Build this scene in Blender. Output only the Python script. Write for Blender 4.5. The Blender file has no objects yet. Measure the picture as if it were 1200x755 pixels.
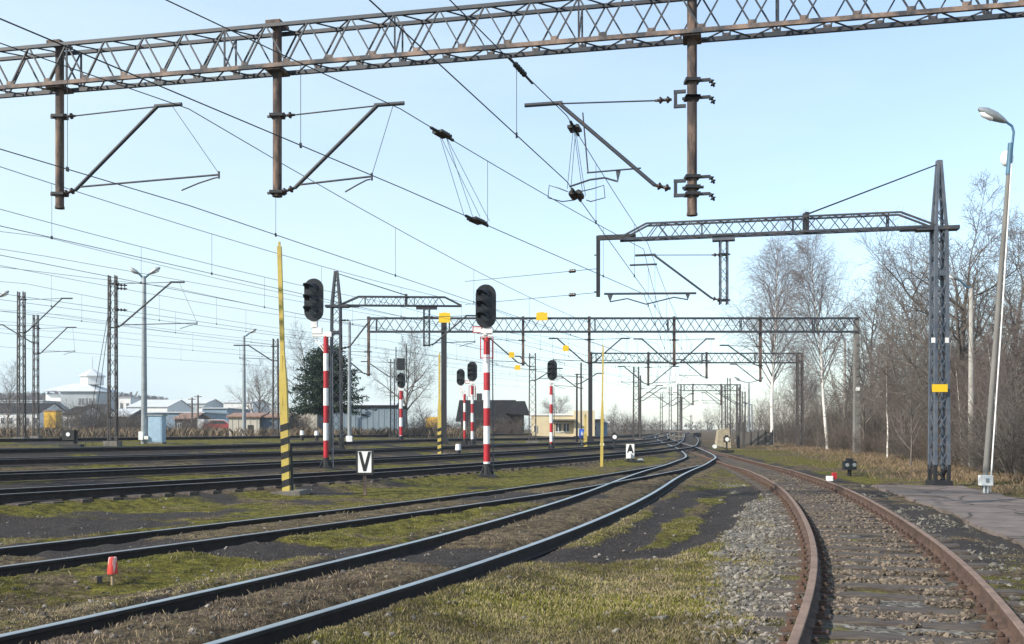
import bpy, math, random
import numpy as np
from mathutils import Vector
random.seed(7); RNG = np.random.default_rng(7)
PI = math.pi
S = bpy.context.scene
COL = S.collection
F, HY, CZ = 1158.0, 503.0, 1.6          # focal length and horizon row of the 1200x755 photograph, eye height

# ------------------------------------------------------------------ terrain
def ss(a, b, x):
    t = np.clip((np.asarray(x, float) - a) / (b - a), 0, 1)
    return t * t * (3 - 2 * t)
def zg(X, Y):
    X = np.asarray(X, float); Y = np.asarray(Y, float)
    u = -(X - 1.35) * .937 + (Y - 19) * .35
    z = .92 * ss(2, 32, u)
    r = np.hypot(X, Y)
    z = z + ss(.2, .42, -X / np.maximum(Y, 1)) * (ss(170, 420, Y) * 7 + ss(300, 900, Y) * 17)
    return z
def zf(x, y): return float(zg(x, y))
def at(px, py, Y):                       # point at distance Y seen at photo pixel
    return Vector(((px - 600) * Y / F, Y, CZ + (HY - py) * Y / F))
def G(px, py):                           # where the ground is met
    d = 3.0
    while d < 260 and CZ + (HY - py) * d / F - zf((px - 600) * d / F, d) > 0: d += .1
    x = (px - 600) * d / F
    return Vector((x, d, zf(x, d)))
def GY(px, Y):
    x = (px - 600) * Y / F
    return Vector((x, Y, zf(x, Y)))

# ------------------------------------------------------------------ materials
def mat(name, c, rough=.8, metal=0., var=0., scale=6., c2=None, bump=0., bscale=None, emis=0, detail=6., lo=.35, hi=.65, spec=.5, stretch=None):
    m = bpy.data.materials.new(name); m.use_nodes = True
    nt = m.node_tree; N = nt.nodes; L = nt.links
    b = N['Principled BSDF']
    b.inputs['Roughness'].default_value = rough; b.inputs['Metallic'].default_value = metal
    b.inputs['Specular IOR Level'].default_value = spec
    if c2 is None and var:
        c2 = tuple(min(1, v * (1 + var)) for v in c); c = tuple(v * (1 - var) for v in c)
    if c2 is None:
        b.inputs['Base Color'].default_value = (*c, 1)
    else:
        tc = N.new('ShaderNodeTexCoord'); nz = N.new('ShaderNodeTexNoise'); rp = N.new('ShaderNodeValToRGB')
        src = tc.outputs['Object']
        if stretch:
            mp = N.new('ShaderNodeMapping'); mp.inputs['Scale'].default_value = stretch
            L.new(src, mp.inputs[0]); src = mp.outputs[0]
        L.new(src, nz.inputs['Vector']); nz.inputs['Scale'].default_value = scale; nz.inputs['Detail'].default_value = detail
        nz.inputs['Roughness'].default_value = .65
        L.new(nz.outputs['Fac'], rp.inputs[0])
        rp.color_ramp.elements[0].position = lo; rp.color_ramp.elements[0].color = (*c, 1)
        rp.color_ramp.elements[1].position = hi; rp.color_ramp.elements[1].color = (*c2, 1)
        L.new(rp.outputs[0], b.inputs['Base Color'])
        if bump:
            bp = N.new('ShaderNodeBump'); bp.inputs['Strength'].default_value = bump
            n2 = N.new('ShaderNodeTexNoise'); n2.inputs['Scale'].default_value = bscale or scale * 3; n2.inputs['Detail'].default_value = 5
            L.new(src, n2.inputs['Vector']); L.new(n2.outputs['Fac'], bp.inputs['Height']); L.new(bp.outputs[0], b.inputs['Normal'])
    return m
M = {}
M['steel'] = mat('painted_steel', (.028, .034, .044), .6, 0, c2=(.07, .05, .042), scale=3.5, lo=.5, hi=.72)
M['rusty'] = mat('rusty_steel', (.045, .034, .031), .85, 0, c2=(.22, .145, .105), scale=7, lo=.44, hi=.68, bump=.35, stretch=(1, 1, .25))
M['chord'] = mat('chord_steel', (.035, .036, .042), .75, 0, c2=(.24, .165, .125), scale=2.2, lo=.42, hi=.62)
M['bluesteel'] = mat('bluegrey_steel', (.05, .066, .09), .55, 0, c2=(.11, .12, .14), scale=3)
M['bitumen'] = mat('bitumen', (.012, .012, .014), .7)
M['dark'] = mat('dark_iron', (.016, .016, .018), .6, 0, var=.3, scale=8)
M['mast'] = mat('old_mast_steel', (.035, .033, .035), .75, 0, c2=(.085, .07, .062), scale=3)
M['wire'] = mat('copper_wire', (.03, .032, .035), .5, .3)
M['insul'] = mat('brown_porcelain', (.03, .018, .014), .25)
M['headblack'] = mat('signal_black', (.009, .011, .014), .5, 0, var=.25, scale=5)
M['lens'] = mat('dark_lens', (.012, .01, .012), .12)
M['white'] = mat('white_paint', (.78, .78, .76), .55, 0, c2=(.50, .47, .42), scale=6, lo=.5, hi=.78, stretch=(1, 1, .4))
M['red'] = mat('red_paint', (.42, .012, .022), .5, 0, c2=(.24, .03, .03), scale=5, lo=.45, hi=.75, stretch=(1, 1, .4))
M['yellow'] = mat('yellow_paint', (.52, .39, .085), .65, 0, c2=(.36, .27, .08), scale=4, lo=.45, hi=.75)
M['yplate'] = mat('yellow_plate', (.75, .47, .01), .5)
M['black'] = mat('black_paint', (.012, .012, .013), .6)
M['galv'] = mat('galvanised', (.28, .30, .31), .45, .4, var=.2, scale=5)
M['lampblue'] = mat('lamp_blue_steel', (.05, .13, .2), .5, 0, var=.2)
M['concrete'] = mat('concrete', (.30, .28, .25), .9, 0, c2=(.42, .40, .36), scale=4, bump=.2, stretch=(1, 1, .2))
M['concdark'] = mat('old_concrete', (.10, .09, .08), .95, 0, c2=(.2, .18, .15), scale=5, bump=.4)
M['polegrey'] = mat('weathered_concrete', (.12, .115, .105), .9, 0, c2=(.2, .19, .175), scale=4, bump=.2, stretch=(1, 1, .2))
M['cabblue'] = mat('cabinet_blue', (.30, .42, .52), .55, 0, var=.1)
M['glass'] = mat('window_glass', (.03, .04, .05), .1)
M['lampglass'] = mat('lamp_glass', (.9, .9, .9), .2)
M['bark'] = mat('grey_bark', (.07, .06, .052), .95, 0, c2=(.17, .145, .125), scale=8, bump=.4, stretch=(1, 1, .3))
M['twig'] = mat('twig', (.095, .08, .07), .9, 0, c2=(.19, .162, .14), scale=1.5)
M['twigred'] = mat('birch_twig', (.115, .088, .08), .9, 0, c2=(.22, .178, .16), scale=1.2)
M['shrubgrey'] = mat('grey_shrub', (.06, .051, .045), .95, 0, c2=(.165, .138, .118), scale=2)
M['shrub'] = mat('brown_shrub', (.06, .045, .035), .95, 0, c2=(.17, .132, .10), scale=2)
M['birch'] = mat('birch_bark', (.72, .68, .62), .8, 0, c2=(.06, .05, .045), scale=3.0, lo=.56, hi=.66, stretch=(1, 1, 1.8))
M['needle'] = mat('needles', (.012, .03, .016), .85, 0, c2=(.03, .06, .03), scale=2)
M['straw'] = mat('straw', (.24, .17, .10), .95, 0, c2=(.38, .29, .18), scale=1.2)
M['asphalt'] = mat('asphalt', (.085, .064, .055), .95, 0, c2=(.19, .152, .132), scale=2.2, detail=12, bump=.5, bscale=60, lo=.3, hi=.7)
_n = M['asphalt'].node_tree; _b = _n.nodes['Principled BSDF']; _src = _b.inputs['Base Color'].links[0].from_socket   # cracks and drifts of brown dirt
_tc = _n.nodes.new('ShaderNodeTexCoord'); _w = _n.nodes.new('ShaderNodeTexNoise'); _w.inputs['Scale'].default_value = 2.5; _n.links.new(_tc.outputs['Object'], _w.inputs['Vector'])
_m = _n.nodes.new('ShaderNodeMix'); _m.data_type = 'RGBA'; _m.inputs[0].default_value = .22; _n.links.new(_tc.outputs['Object'], _m.inputs[6]); _n.links.new(_w.outputs['Color'], _m.inputs[7])
_v = _n.nodes.new('ShaderNodeTexVoronoi'); _v.feature = 'DISTANCE_TO_EDGE'; _v.inputs['Scale'].default_value = .9; _n.links.new(_m.outputs[2], _v.inputs['Vector'])
_r = _n.nodes.new('ShaderNodeValToRGB'); _r.color_ramp.elements[0].position = .008; _r.color_ramp.elements[0].color = (.18, .16, .14, 1); _r.color_ramp.elements[1].position = .03; _n.links.new(_v.outputs['Distance'], _r.inputs[0])
_x = _n.nodes.new('ShaderNodeMix'); _x.data_type = 'RGBA'; _x.blend_type = 'MULTIPLY'; _x.inputs[0].default_value = 1; _n.links.new(_src, _x.inputs[6]); _n.links.new(_r.outputs[0], _x.inputs[7])
_d = _n.nodes.new('ShaderNodeTexNoise'); _d.inputs['Scale'].default_value = .55; _d.inputs['Detail'].default_value = 9; _d.inputs['Roughness'].default_value = .7; _n.links.new(_tc.outputs['Object'], _d.inputs['Vector'])
_q = _n.nodes.new('ShaderNodeValToRGB'); _q.color_ramp.elements[0].position = .52; _q.color_ramp.elements[1].position = .60; _n.links.new(_d.outputs['Fac'], _q.inputs[0])
_y = _n.nodes.new('ShaderNodeMix'); _y.data_type = 'RGBA'; _n.links.new(_q.outputs[0], _y.inputs[0]); _n.links.new(_x.outputs[2], _y.inputs[6]); _y.inputs[7].default_value = (.075, .055, .04, 1); _n.links.new(_y.outputs[2], _b.inputs['Base Color'])

# ------------------------------------------------------------------ mesh building
class MB:
    def __init__(s): s.v = []; s.f = []; s.m = []; s.sm = []
    def add(s, vs, fs, mi=0, smooth=False):
        o = len(s.v); s.v.extend([tuple(p) for p in vs])
        for f in fs: s.f.append([i + o for i in f]); s.m.append(mi); s.sm.append(smooth)
        return s
    def hexa(s, a, b, mi=0):             # two matching quads
        return s.add(list(a) + list(b), [(3, 2, 1, 0), (4, 5, 6, 7), (0, 1, 5, 4), (1, 2, 6, 5), (2, 3, 7, 6), (3, 0, 4, 7)], mi)
    def beam(s, p, q, w, h=None, mi=0, up=(0, 0, 1)):
        p = Vector(p); q = Vector(q); h = h or w; d = (q - p)
        if d.length < 1e-6: return s
        d.normalize(); u = Vector(up)
        if abs(d.dot(u)) > .98: u = Vector((0, 1, 0)) if abs(d.y) < .9 else Vector((1, 0, 0))
        x = d.cross(u).normalized(); y = x.cross(d).normalized()
        x = x * (w / 2); y = y * (h / 2)
        ra = [p - x - y, p + x - y, p + x + y, p - x + y]; rb = [q - x - y, q + x - y, q + x + y, q - x + y]
        return s.hexa(ra, rb, mi)
    def box(s, c, sz, mi=0, rz=0):
        c = Vector(c); hx, hy, hz = sz[0] / 2, sz[1] / 2, sz[2] / 2
        cs, sn = math.cos(rz), math.sin(rz)
        def P(x, y, z): return c + Vector((x * cs - y * sn, x * sn + y * cs, z))
        return s.hexa([P(-hx, -hy, -hz), P(hx, -hy, -hz), P(hx, hy, -hz), P(-hx, hy, -hz)], [P(-hx, -hy, hz), P(hx, -hy, hz), P(hx, hy, hz), P(-hx, hy, hz)], mi)
    def tube(s, pts, r, n=8, mi=0, smooth=True, cap=True):
        pts = [Vector(p) for p in pts]; k = len(pts)
        rs = r if isinstance(r, (list, tuple)) else [r] * k
        vs = []; x = None
        for i, p in enumerate(pts):
            d = (pts[min(i + 1, k - 1)] - pts[max(i - 1, 0)])
            d = d.normalized() if d.length > 1e-9 else Vector((0, 0, 1))
            if x is None or abs(x.dot(d)) > .95:
                a = Vector((1, 0, 0)) if abs(d.x) < .9 else Vector((0, 1, 0)); x = a
            x = (x - d * x.dot(d)).normalized(); y = d.cross(x)
            for j in range(n):
                t = 2 * PI * j / n; vs.append(p + (x * math.cos(t) + y * math.sin(t)) * rs[i])
        fs = [(i * n + j, i * n + (j + 1) % n, (i + 1) * n + (j + 1) % n, (i + 1) * n + j) for i in range(k - 1) for j in range(n)]
        s.add(vs, fs, mi, smooth)
        if cap:
            s.add(vs[:n], [tuple(range(n))[::-1]], mi); s.add(vs[-n:], [tuple(range(n))], mi)
        return s
    def prism(s, out, o, ux, uy, th, mi=0):   # 2D outline extruded along ux x uy, centred
        o = Vector(o); ux = Vector(ux).normalized(); uy = Vector(uy).normalized(); n = ux.cross(uy).normalized() * (th / 2)
        a = [o + ux * x + uy * y - n for x, y in out]; b = [o + ux * x + uy * y + n for x, y in out]; k = len(out)
        return s.add(a + b, [tuple(range(k))[::-1], tuple(range(k, 2 * k))] + [(i, (i + 1) % k, (i + 1) % k + k, i + k) for i in range(k)], mi)
    def sphere(s, c, r, n=10, mi=0, smooth=True):
        r = r if isinstance(r, (tuple, list)) else (r, r, r); c = Vector(c)
        vs = [c + Vector((0, 0, r[2]))]
        for i in range(1, n // 2):
            a = PI * i / (n // 2)
            for j in range(n): vs.append(c + Vector((r[0] * math.sin(a) * math.cos(2 * PI * j / n), r[1] * math.sin(a) * math.sin(2 * PI * j / n), r[2] * math.cos(a))))
        vs.append(c - Vector((0, 0, r[2]))); k = n // 2 - 1; fs = []
        for j in range(n):
            fs.append((0, 1 + j, 1 + (j + 1) % n)); fs.append((len(vs) - 1, 1 + (k - 1) * n + (j + 1) % n, 1 + (k - 1) * n + j))
            for i in range(k - 1): fs.append((1 + i * n + j, 1 + (i + 1) * n + j, 1 + (i + 1) * n + (j + 1) % n, 1 + i * n + (j + 1) % n))
        return s.add(vs, fs, mi, smooth)
    def insulator(s, p, q, r=.06, k=4, mi=0):
        p = Vector(p); q = Vector(q); pts = []; rs = []
        pts.append(p); rs.append(r * .35)
        for i in range(k):
            for t, rr in ((.05, .4), (.35, 1.), (.5, 1.), (.6, .45)):
                pts.append(p.lerp(q, (i + t + .15) / (k + .3))); rs.append(r * rr)
        pts.append(q); rs.append(r * .35)
        return s.tube(pts, rs, 8, mi)
    def build(s, name, mats, parent=None, origin=None):
        if not isinstance(mats, (list, tuple)): mats = [mats]
        o = Vector(parent['_o']) if parent is not None and '_o' in parent else Vector(origin or (0, 0, 0))
        me = bpy.data.meshes.new(name)
        me.from_pydata([(v[0] - o.x, v[1] - o.y, v[2] - o.z) for v in s.v], [], s.f)
        for m in mats: me.materials.append(m)
        me.polygons.foreach_set('material_index', s.m); me.polygons.foreach_set('use_smooth', s.sm)
        me.update()
        ob = bpy.data.objects.new(name, me); COL.objects.link(ob)
        if parent is not None:
            ob.parent = parent; ob['_o'] = tuple(o)
        else: ob.location = o
        return ob
def tag(o, label=None, cat=None, group=None, kind=None):
    if label: o['label'] = label
    if cat: o['category'] = cat
    if group: o['group'] = group
    if kind: o['kind'] = kind
    return o
def thing(name, label, cat, loc, group=None):
    o = bpy.data.objects.new(name, None); COL.objects.link(o); o.location = loc; o['_o'] = tuple(loc); o.empty_display_size = .2
    return tag(o, label, cat, group)
def np_mesh(name, V, Fc, mats, mi=None, attrs=None, smooth=False, parent=None):
    me = bpy.data.meshes.new(name); V = np.asarray(V, np.float32); Fc = np.asarray(Fc, np.int32); k = Fc.shape[1]
    me.vertices.add(len(V)); me.vertices.foreach_set('co', V.ravel())
    me.loops.add(Fc.size); me.loops.foreach_set('vertex_index', Fc.ravel())
    me.polygons.add(len(Fc)); me.polygons.foreach_set('loop_start', np.arange(0, Fc.size, k, dtype=np.int32))
    for m in (mats if isinstance(mats, (list, tuple)) else [mats]): me.materials.append(m)
    if mi is not None: me.polygons.foreach_set('material_index', np.asarray(mi, np.int32))
    me.polygons.foreach_set('use_smooth', np.full(len(Fc), smooth))
    for k2, a in (attrs or {}).items():
        if a.ndim == 1:
            at_ = me.attributes.new(k2, 'FLOAT', 'POINT'); at_.data.foreach_set('value', a.astype(np.float32))
        else:
            at_ = me.attributes.new(k2, 'FLOAT_COLOR', 'POINT'); at_.data.foreach_set('color', a.astype(np.float32).ravel())
    me.update(calc_edges=True); me.validate()
    ob = bpy.data.objects.new(name, me); COL.objects.link(ob)
    if parent is not None: ob.parent = parent
    return ob

# ------------------------------------------------------------------ camera, sun, sky
cam = bpy.data.cameras.new('camera'); co = bpy.data.objects.new('camera', cam); COL.objects.link(co)
co.location = (0, 0, CZ); co.rotation_euler = (PI / 2, 0, 0)
cam.sensor_width = 36; cam.lens = 36 * F / 1200; cam.shift_y = (HY - 377.5) / 1200; cam.clip_end = 5000; cam.clip_start = .1
S.camera = co
AZ = math.radians(-124); EL = math.radians(33)       # azimuth from +Y (negative = left)
sd = Vector((math.sin(AZ) * math.cos(EL), math.cos(AZ) * math.cos(EL), math.sin(EL)))
sl = bpy.data.lights.new('sun', 'SUN'); sl.energy = 3.7; sl.angle = math.radians(.6); sl.color = (1, .94, .84)
so = bpy.data.objects.new('sun', sl); COL.objects.link(so); so.rotation_euler = (-sd).to_track_quat('-Z', 'Y').to_euler(); so.location = (-20, 0, 40)
w = bpy.data.worlds.new('World'); S.world = w; w.use_nodes = True
nt = w.node_tree; N = nt.nodes; L = nt.links
bg = N['Background']; sky = N.new('ShaderNodeTexSky'); sky.sky_type = 'NISHITA'; sky.sun_disc = False
sky.sun_elevation = EL; sky.sun_rotation = AZ % (2 * PI); sky.air_density = 1.0; sky.dust_density = .6; sky.ozone_density = 1.4
# thin high veil of cloud, whitest low and towards the sun
geo = N.new('ShaderNodeTexCoord'); sep = N.new('ShaderNodeSeparateXYZ'); L.new(geo.outputs['Generated'], sep.inputs[0])
def mth(op, a, b=None, clamp=False):
    n = N.new('ShaderNodeMath'); n.operation = op; n.use_clamp = clamp
    for i, v in enumerate((a, b)):
        if v is None: continue
        if isinstance(v, (int, float)): n.inputs[i].default_value = v
        else: L.new(v, n.inputs[i])
    return n.outputs[0]
mp = N.new('ShaderNodeMapping'); mp.inputs['Scale'].default_value = (1.2, 1.2, 5); L.new(geo.outputs['Generated'], mp.inputs[0])
nz = N.new('ShaderNodeTexNoise'); nz.inputs['Scale'].default_value = 1.6; nz.inputs['Detail'].default_value = 7; nz.inputs['Roughness'].default_value = .6; L.new(mp.outputs[0], nz.inputs['Vector'])
side = mth('MULTIPLY_ADD', sep.outputs[0], -1.1); side.node.inputs[2].default_value = .36
low = mth('SUBTRACT', 1.0, mth('MULTIPLY', sep.outputs[2], 1.3), True)
veil = mth('MULTIPLY', mth('ADD', side, mth('MULTIPLY', mth('SUBTRACT', nz.outputs['Fac'], .5), 1.25)), mth('POWER', low, 1.2), True)
veil = mth('MINIMUM', mth('ADD', veil, .27), .95)
mix = N.new('ShaderNodeMix'); mix.data_type = 'RGBA'; L.new(veil, mix.inputs[0]); L.new(sky.outputs[0], mix.inputs[6]); mix.inputs[7].default_value = (3.15, 3.88, 4.15, 1)
L.new(mix.outputs[2], bg.inputs['Color']); bg.inputs['Strength'].default_value = .15
S.view_settings.view_transform = 'Standard'; S.view_settings.look = 'None'; S.view_settings.gamma = 1; S.view_settings.use_curve_mapping = False
S.view_settings.exposure = .83
# ------------------------------------------------------------------ tracks
def spline(P, step):
    P = [np.array(p, float) for p in P]; P = [2 * P[0] - P[1]] + P + [2 * P[-1] - P[-2]]
    out = []
    for i in range(1, len(P) - 2):
        p0, p1, p2, p3 = P[i - 1:i + 3]
        n = max(2, int(np.linalg.norm(p2 - p1) / step))
        for k in range(n):
            t = k / n
            out.append(.5 * (2 * p1 + (p2 - p0) * t + (2 * p0 - 5 * p1 + 4 * p2 - p3) * t * t + (3 * p1 - p0 - 3 * p2 + p3) * t ** 3))
    out.append(P[-2]); return np.array(out)
def smooth_path(P, step=.8, it=6):
    Q = spline(P, step)
    for _ in range(it): Q[1:-1] = .25 * Q[:-2] + .5 * Q[1:-1] + .25 * Q[2:]
    return Q
T0 = smooth_path([(-2.7, -8), (-.75, -2.5), (1.05, 2.3), (2.68, 6.57), (4.05, 10.6), (5.2, 14.8), (6.22, 19), (7.1, 23), (7.85, 27), (8.6, 32), (9.45, 38), (10.4, 46), (11.2, 53), (12.05, 61), (13.2, 73), (15, 92), (19, 122), (26, 160), (36, 210)])
T1 = smooth_path([(-10.3, -10), (-5.8, 0), (-2.65, 7), (-1.37, 10), (.05, 14), (1.55, 19), (2.75, 23.6), (4.0, 28.8), (5.35, 34), (6.9, 39.5), (8.3, 45), (9.75, 51), (11.3, 61), (12.8, 73), (14.6, 92), (18.4, 122), (25, 160), (35, 210)])
T2 = smooth_path([(-17, -9), (-11.5, 0.6), (-5.6, 11.2), (-3.45, 15.2), (-1.45, 19.1), (.55, 23.3), (2.6, 28.3), (4.9, 34.2), (6.75, 39.5)])
T3 = smooth_path([(-23, -5), (-15, 8.5), (-9.3, 18.9), (-5.95, 25), (-.5, 36.3), (4.05, 47.4), (8.4, 58.7), (12.0, 70), (15, 84), (19, 105), (25, 140), (33, 180)])
T4 = smooth_path([(-27, -2), (-19, 11.5), (-13.2, 21.2), (-9.85, 27.3), (-4.4, 38.8), (.15, 49.7), (4.5, 61), (9.5, 74), (13.6, 88), (18, 108), (24, 142)])
T5 = smooth_path([(-32, -1), (-23, 14), (-17.1, 23.5), (-13.8, 29.6), (-8.3, 41), (-3.9, 52), (.6, 63), (6.5, 77), (12.5, 95), (19, 125)])
T6 = smooth_path([(-37, 1), (-28, 15), (-21.2, 25.8), (-17.9, 31.9), (-12.6, 43.2), (-9.1, 54.2), (-5.5, 65), (1.5, 80), (10.8, 104), (18, 132)])
T7 = smooth_path([(-52, 1), (-41, 17), (-32, 32.5), (-28.6, 38), (-23, 50), (-18, 61), (-13, 73), (-3, 94), (8, 124)])
TT = [T0, T1, T2, T3, T4, T5, T6, T7]
BASE = [.03, .018, .018, .12, .09, .09, .09, .07]
def offset(Q, o):
    d = np.gradient(Q, axis=0); d /= np.linalg.norm(d, axis=1)[:, None]
    return Q + np.stack([d[:, 1], -d[:, 0]], 1) * o
PROF = [(-.07, 0), (.07, 0), (.07, .012), (.012, .03), (.012, .125), (.036, .136), (.036, .168), (.03, .172), (-.03, .172), (-.036, .168), (-.036, .136), (-.012, .125), (-.012, .03), (-.07, .012)]
PROF = [(a, c * .89) for a, c in PROF]
def rail_mesh(Q, base, o, name, mats, parent, wide=1.0, sink=0., y0=-9, y1=999):
    R = offset(Q, o); k = (Q[:, 1] > y0) & (Q[:, 1] < y1); R = R[k]
    d = np.gradient(R, axis=0); d /= np.linalg.norm(d, axis=1)[:, None]; nx = np.stack([d[:, 1], -d[:, 0]], 1)
    z = zg(Q[k][:, 0], Q[k][:, 1]) + base - (sink * ss(33, 43, R[:, 1]) if sink else 0)
    n = len(R); m = len(PROF); V = np.zeros((n, m, 3))
    for j, (a, b) in enumerate(PROF):
        V[:, j, :2] = R + nx * (a * wide); V[:, j, 2] = z + b
    V = V.reshape(-1, 3); fs = []; mi = []
    for i in range(n - 1):
        for j in range(m):
            fs.append((i * m + j, i * m + (j + 1) % m, (i + 1) * m + (j + 1) % m, (i + 1) * m + j)); mi.append(1 if j in (6, 7, 8) else 0)
    return np_mesh(name, V, fs, mats, mi, parent=parent)
M['railside'] = mat('rail_side', (.012, .009, .008), .85, 0, c2=(.03, .02, .016), scale=6)
M['railrust'] = mat('rail_rust', (.05, .029, .021), .9, 0, c2=(.13, .075, .05), scale=7, bump=.2)
M['railrusttop'] = mat('rail_rust_top', (.14, .088, .062), .75, 0, c2=(.235, .155, .112), scale=5)
M['railtop'] = mat('rail_polished', (.42, .42, .42), .34, .95, c2=(.56, .55, .53), scale=3)
M['raildull'] = mat('rail_dull', (.25, .23, .22), .4, .85, c2=(.36, .34, .33), scale=3)
M['sleeper'] = mat('old_sleeper', (.026, .02, .017), .95, 0, c2=(.105, .083, .066), scale=4, bump=.6, bscale=14, stretch=(1, 6, 1))
TL_ = ['rust brown single track curving away at the right', 'nearest shiny railed track crossing the foreground grass', 'track joining the shiny foreground track from the left', 'raised ballasted track beyond the black V board', 'fourth track from the front running past the left signal', 'dark yard track before the lattice boom mast', 'dark yard track passing the tall lattice mast at left', 'farthest yard track in front of the sheds']
tracks = []
for i, Q in enumerate(TT):
    r = thing('railway_track', TL_[i], 'track', (0, 0, 0), 'railway tracks of the yard'); tracks.append(r)
    mats = [M['railrust'], M['railrusttop']] if i == 0 else [M['railside'], M['railtop'] if i == 1 else M['raildull']]
    for o in (-.752, .752): rail_mesh(Q, BASE[i], o, 'rail', mats, r, wide=1.15 if i in (1, 2) else .96, sink=.1 if (i == 0 and o < 0) else .05 if i == 0 else 0.)
def add_sleepers(Q, base, root, y0, y1, step, top, half=1.28, plates=False, jit=.02):
    proto = None; s = np.concatenate([[0], np.cumsum(np.linalg.norm(np.diff(Q, axis=0), axis=1))])
    L_ = s[-1]; t = 0; n = 0
    while t < L_ and n < 98:
        x = np.interp(t, s, Q[:, 0]); y = np.interp(t, s, Q[:, 1]); x2 = np.interp(t + .1, s, Q[:, 0]); y2 = np.interp(t + .1, s, Q[:, 1]); t += step
        if not (y0 < y < y1): continue
        a = math.atan2(y2 - y, x2 - x) - PI / 2
        if proto is None:
            b = MB(); rr = random.Random(3)
            xs = np.linspace(-half, half, 9); vs = []
            for xx in xs:
                w_ = .125 + rr.uniform(-.008, .008); zt = rr.uniform(-.008, .006)
                vs += [(xx, -w_, -.15), (xx, w_, -.15), (xx, w_, zt - .012), (xx, w_ - .015, zt), (xx, -w_ + .015, zt), (xx, -w_, zt - .012)]
            fs = [(i * 6 + j, i * 6 + (j + 1) % 6, (i + 1) * 6 + (j + 1) % 6, (i + 1) * 6 + j) for i in range(8) for j in range(6)] + [(5, 4, 3, 2, 1, 0), tuple(range(48, 54))]
            b.add(vs, fs)
            if plates:
                for sx in (-.752, .752):
                    b.box((sx, 0, .006), (.36, .15, .022), 1)
                    for k in (-1, 1):
                        b.box((sx + k * .105, 0, .03), (.055, .11, .035), 1)
                        b.tube([(sx + k * .115, .02, .04), (sx + k * .115, .02, .085)], .016, 6, 1)
                        b.tube([(sx + k * .115, .02, .052), (sx + k * .115, .02, .07)], .03, 6, 1)
            proto = b.build('sleeper', [M['sleeper'], M['railrust']], root); o = proto
        else:
            o = proto.copy(); COL.objects.link(o)
        o.location = (x, y, zf(x, y) + top + random.uniform(-jit, jit) * .4); o.rotation_euler = (random.uniform(-.01, .01), random.uniform(-.006, .006), a + random.uniform(-.03, .03)); n += 1
add_sleepers(T0, .03, tracks[0], 1.5, 55, .66, .018, half=1.2, plates=True)
add_sleepers(T3, .12, tracks[3], 8, 62, .65, .118)

# ------------------------------------------------------------------ ground with zones
def dist_to(Q, X, Y):
    P = np.stack([X, Y], 1); D = np.full(len(P), 1e9); SG = np.zeros(len(P))
    A = Q[:-1]; B = Q[1:]
    for a, b in zip(A, B):
        ab = b - a; t = np.clip(((P - a) @ ab) / (ab @ ab), 0, 1); q = a + t[:, None] * ab
        d = np.hypot(P[:, 0] - q[:, 0], P[:, 1] - q[:, 1]); sgn = np.sign((P[:, 0] - a[0]) * ab[1] - (P[:, 1] - a[1]) * ab[0])
        k = d < D; D = np.where(k, d, D); SG = np.where(k, sgn, SG)
    return D, SG
def pix_path(pp): return np.array([G(*p)[:2] for p in pp])
C1 = smooth_path(list(pix_path([(-120, 660), (40, 655), (230, 648), (420, 655), (560, 663), (650, 664), (712, 654), (752, 632), (772, 612), (796, 592), (846, 575), (920, 566)])), .5, 3)
C2 = smooth_path(list(pix_path([(560, 668), (690, 660), (790, 645), (835, 622), (848, 604), (866, 584), (905, 568), (1000, 566), (1060, 569)])), .5, 3)
def vnoise(X, Y, sc, seed=0):
    r = np.random.default_rng(seed); g = r.random((128, 128)); x = X / sc; y = Y / sc
    i = np.floor(x).astype(int); j = np.floor(y).astype(int); fx = x - i; fy = y - j
    fx = fx * fx * (3 - 2 * fx); fy = fy * fy * (3 - 2 * fy); i %= 128; j %= 128; i1 = (i + 1) % 128; j1 = (j + 1) % 128
    return (g[i, j] * (1 - fx) + g[i1, j] * fx) * (1 - fy) + (g[i, j1] * (1 - fx) + g[i1, j1] * fx) * fy
def fbm(X, Y, sc, seed=0, o=4):
    return sum(vnoise(X + 17.3 * k, Y - 9.1 * k, sc / 2 ** k, seed + k) * .5 ** k for k in range(o)) / sum(.5 ** k for k in range(o))
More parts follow.
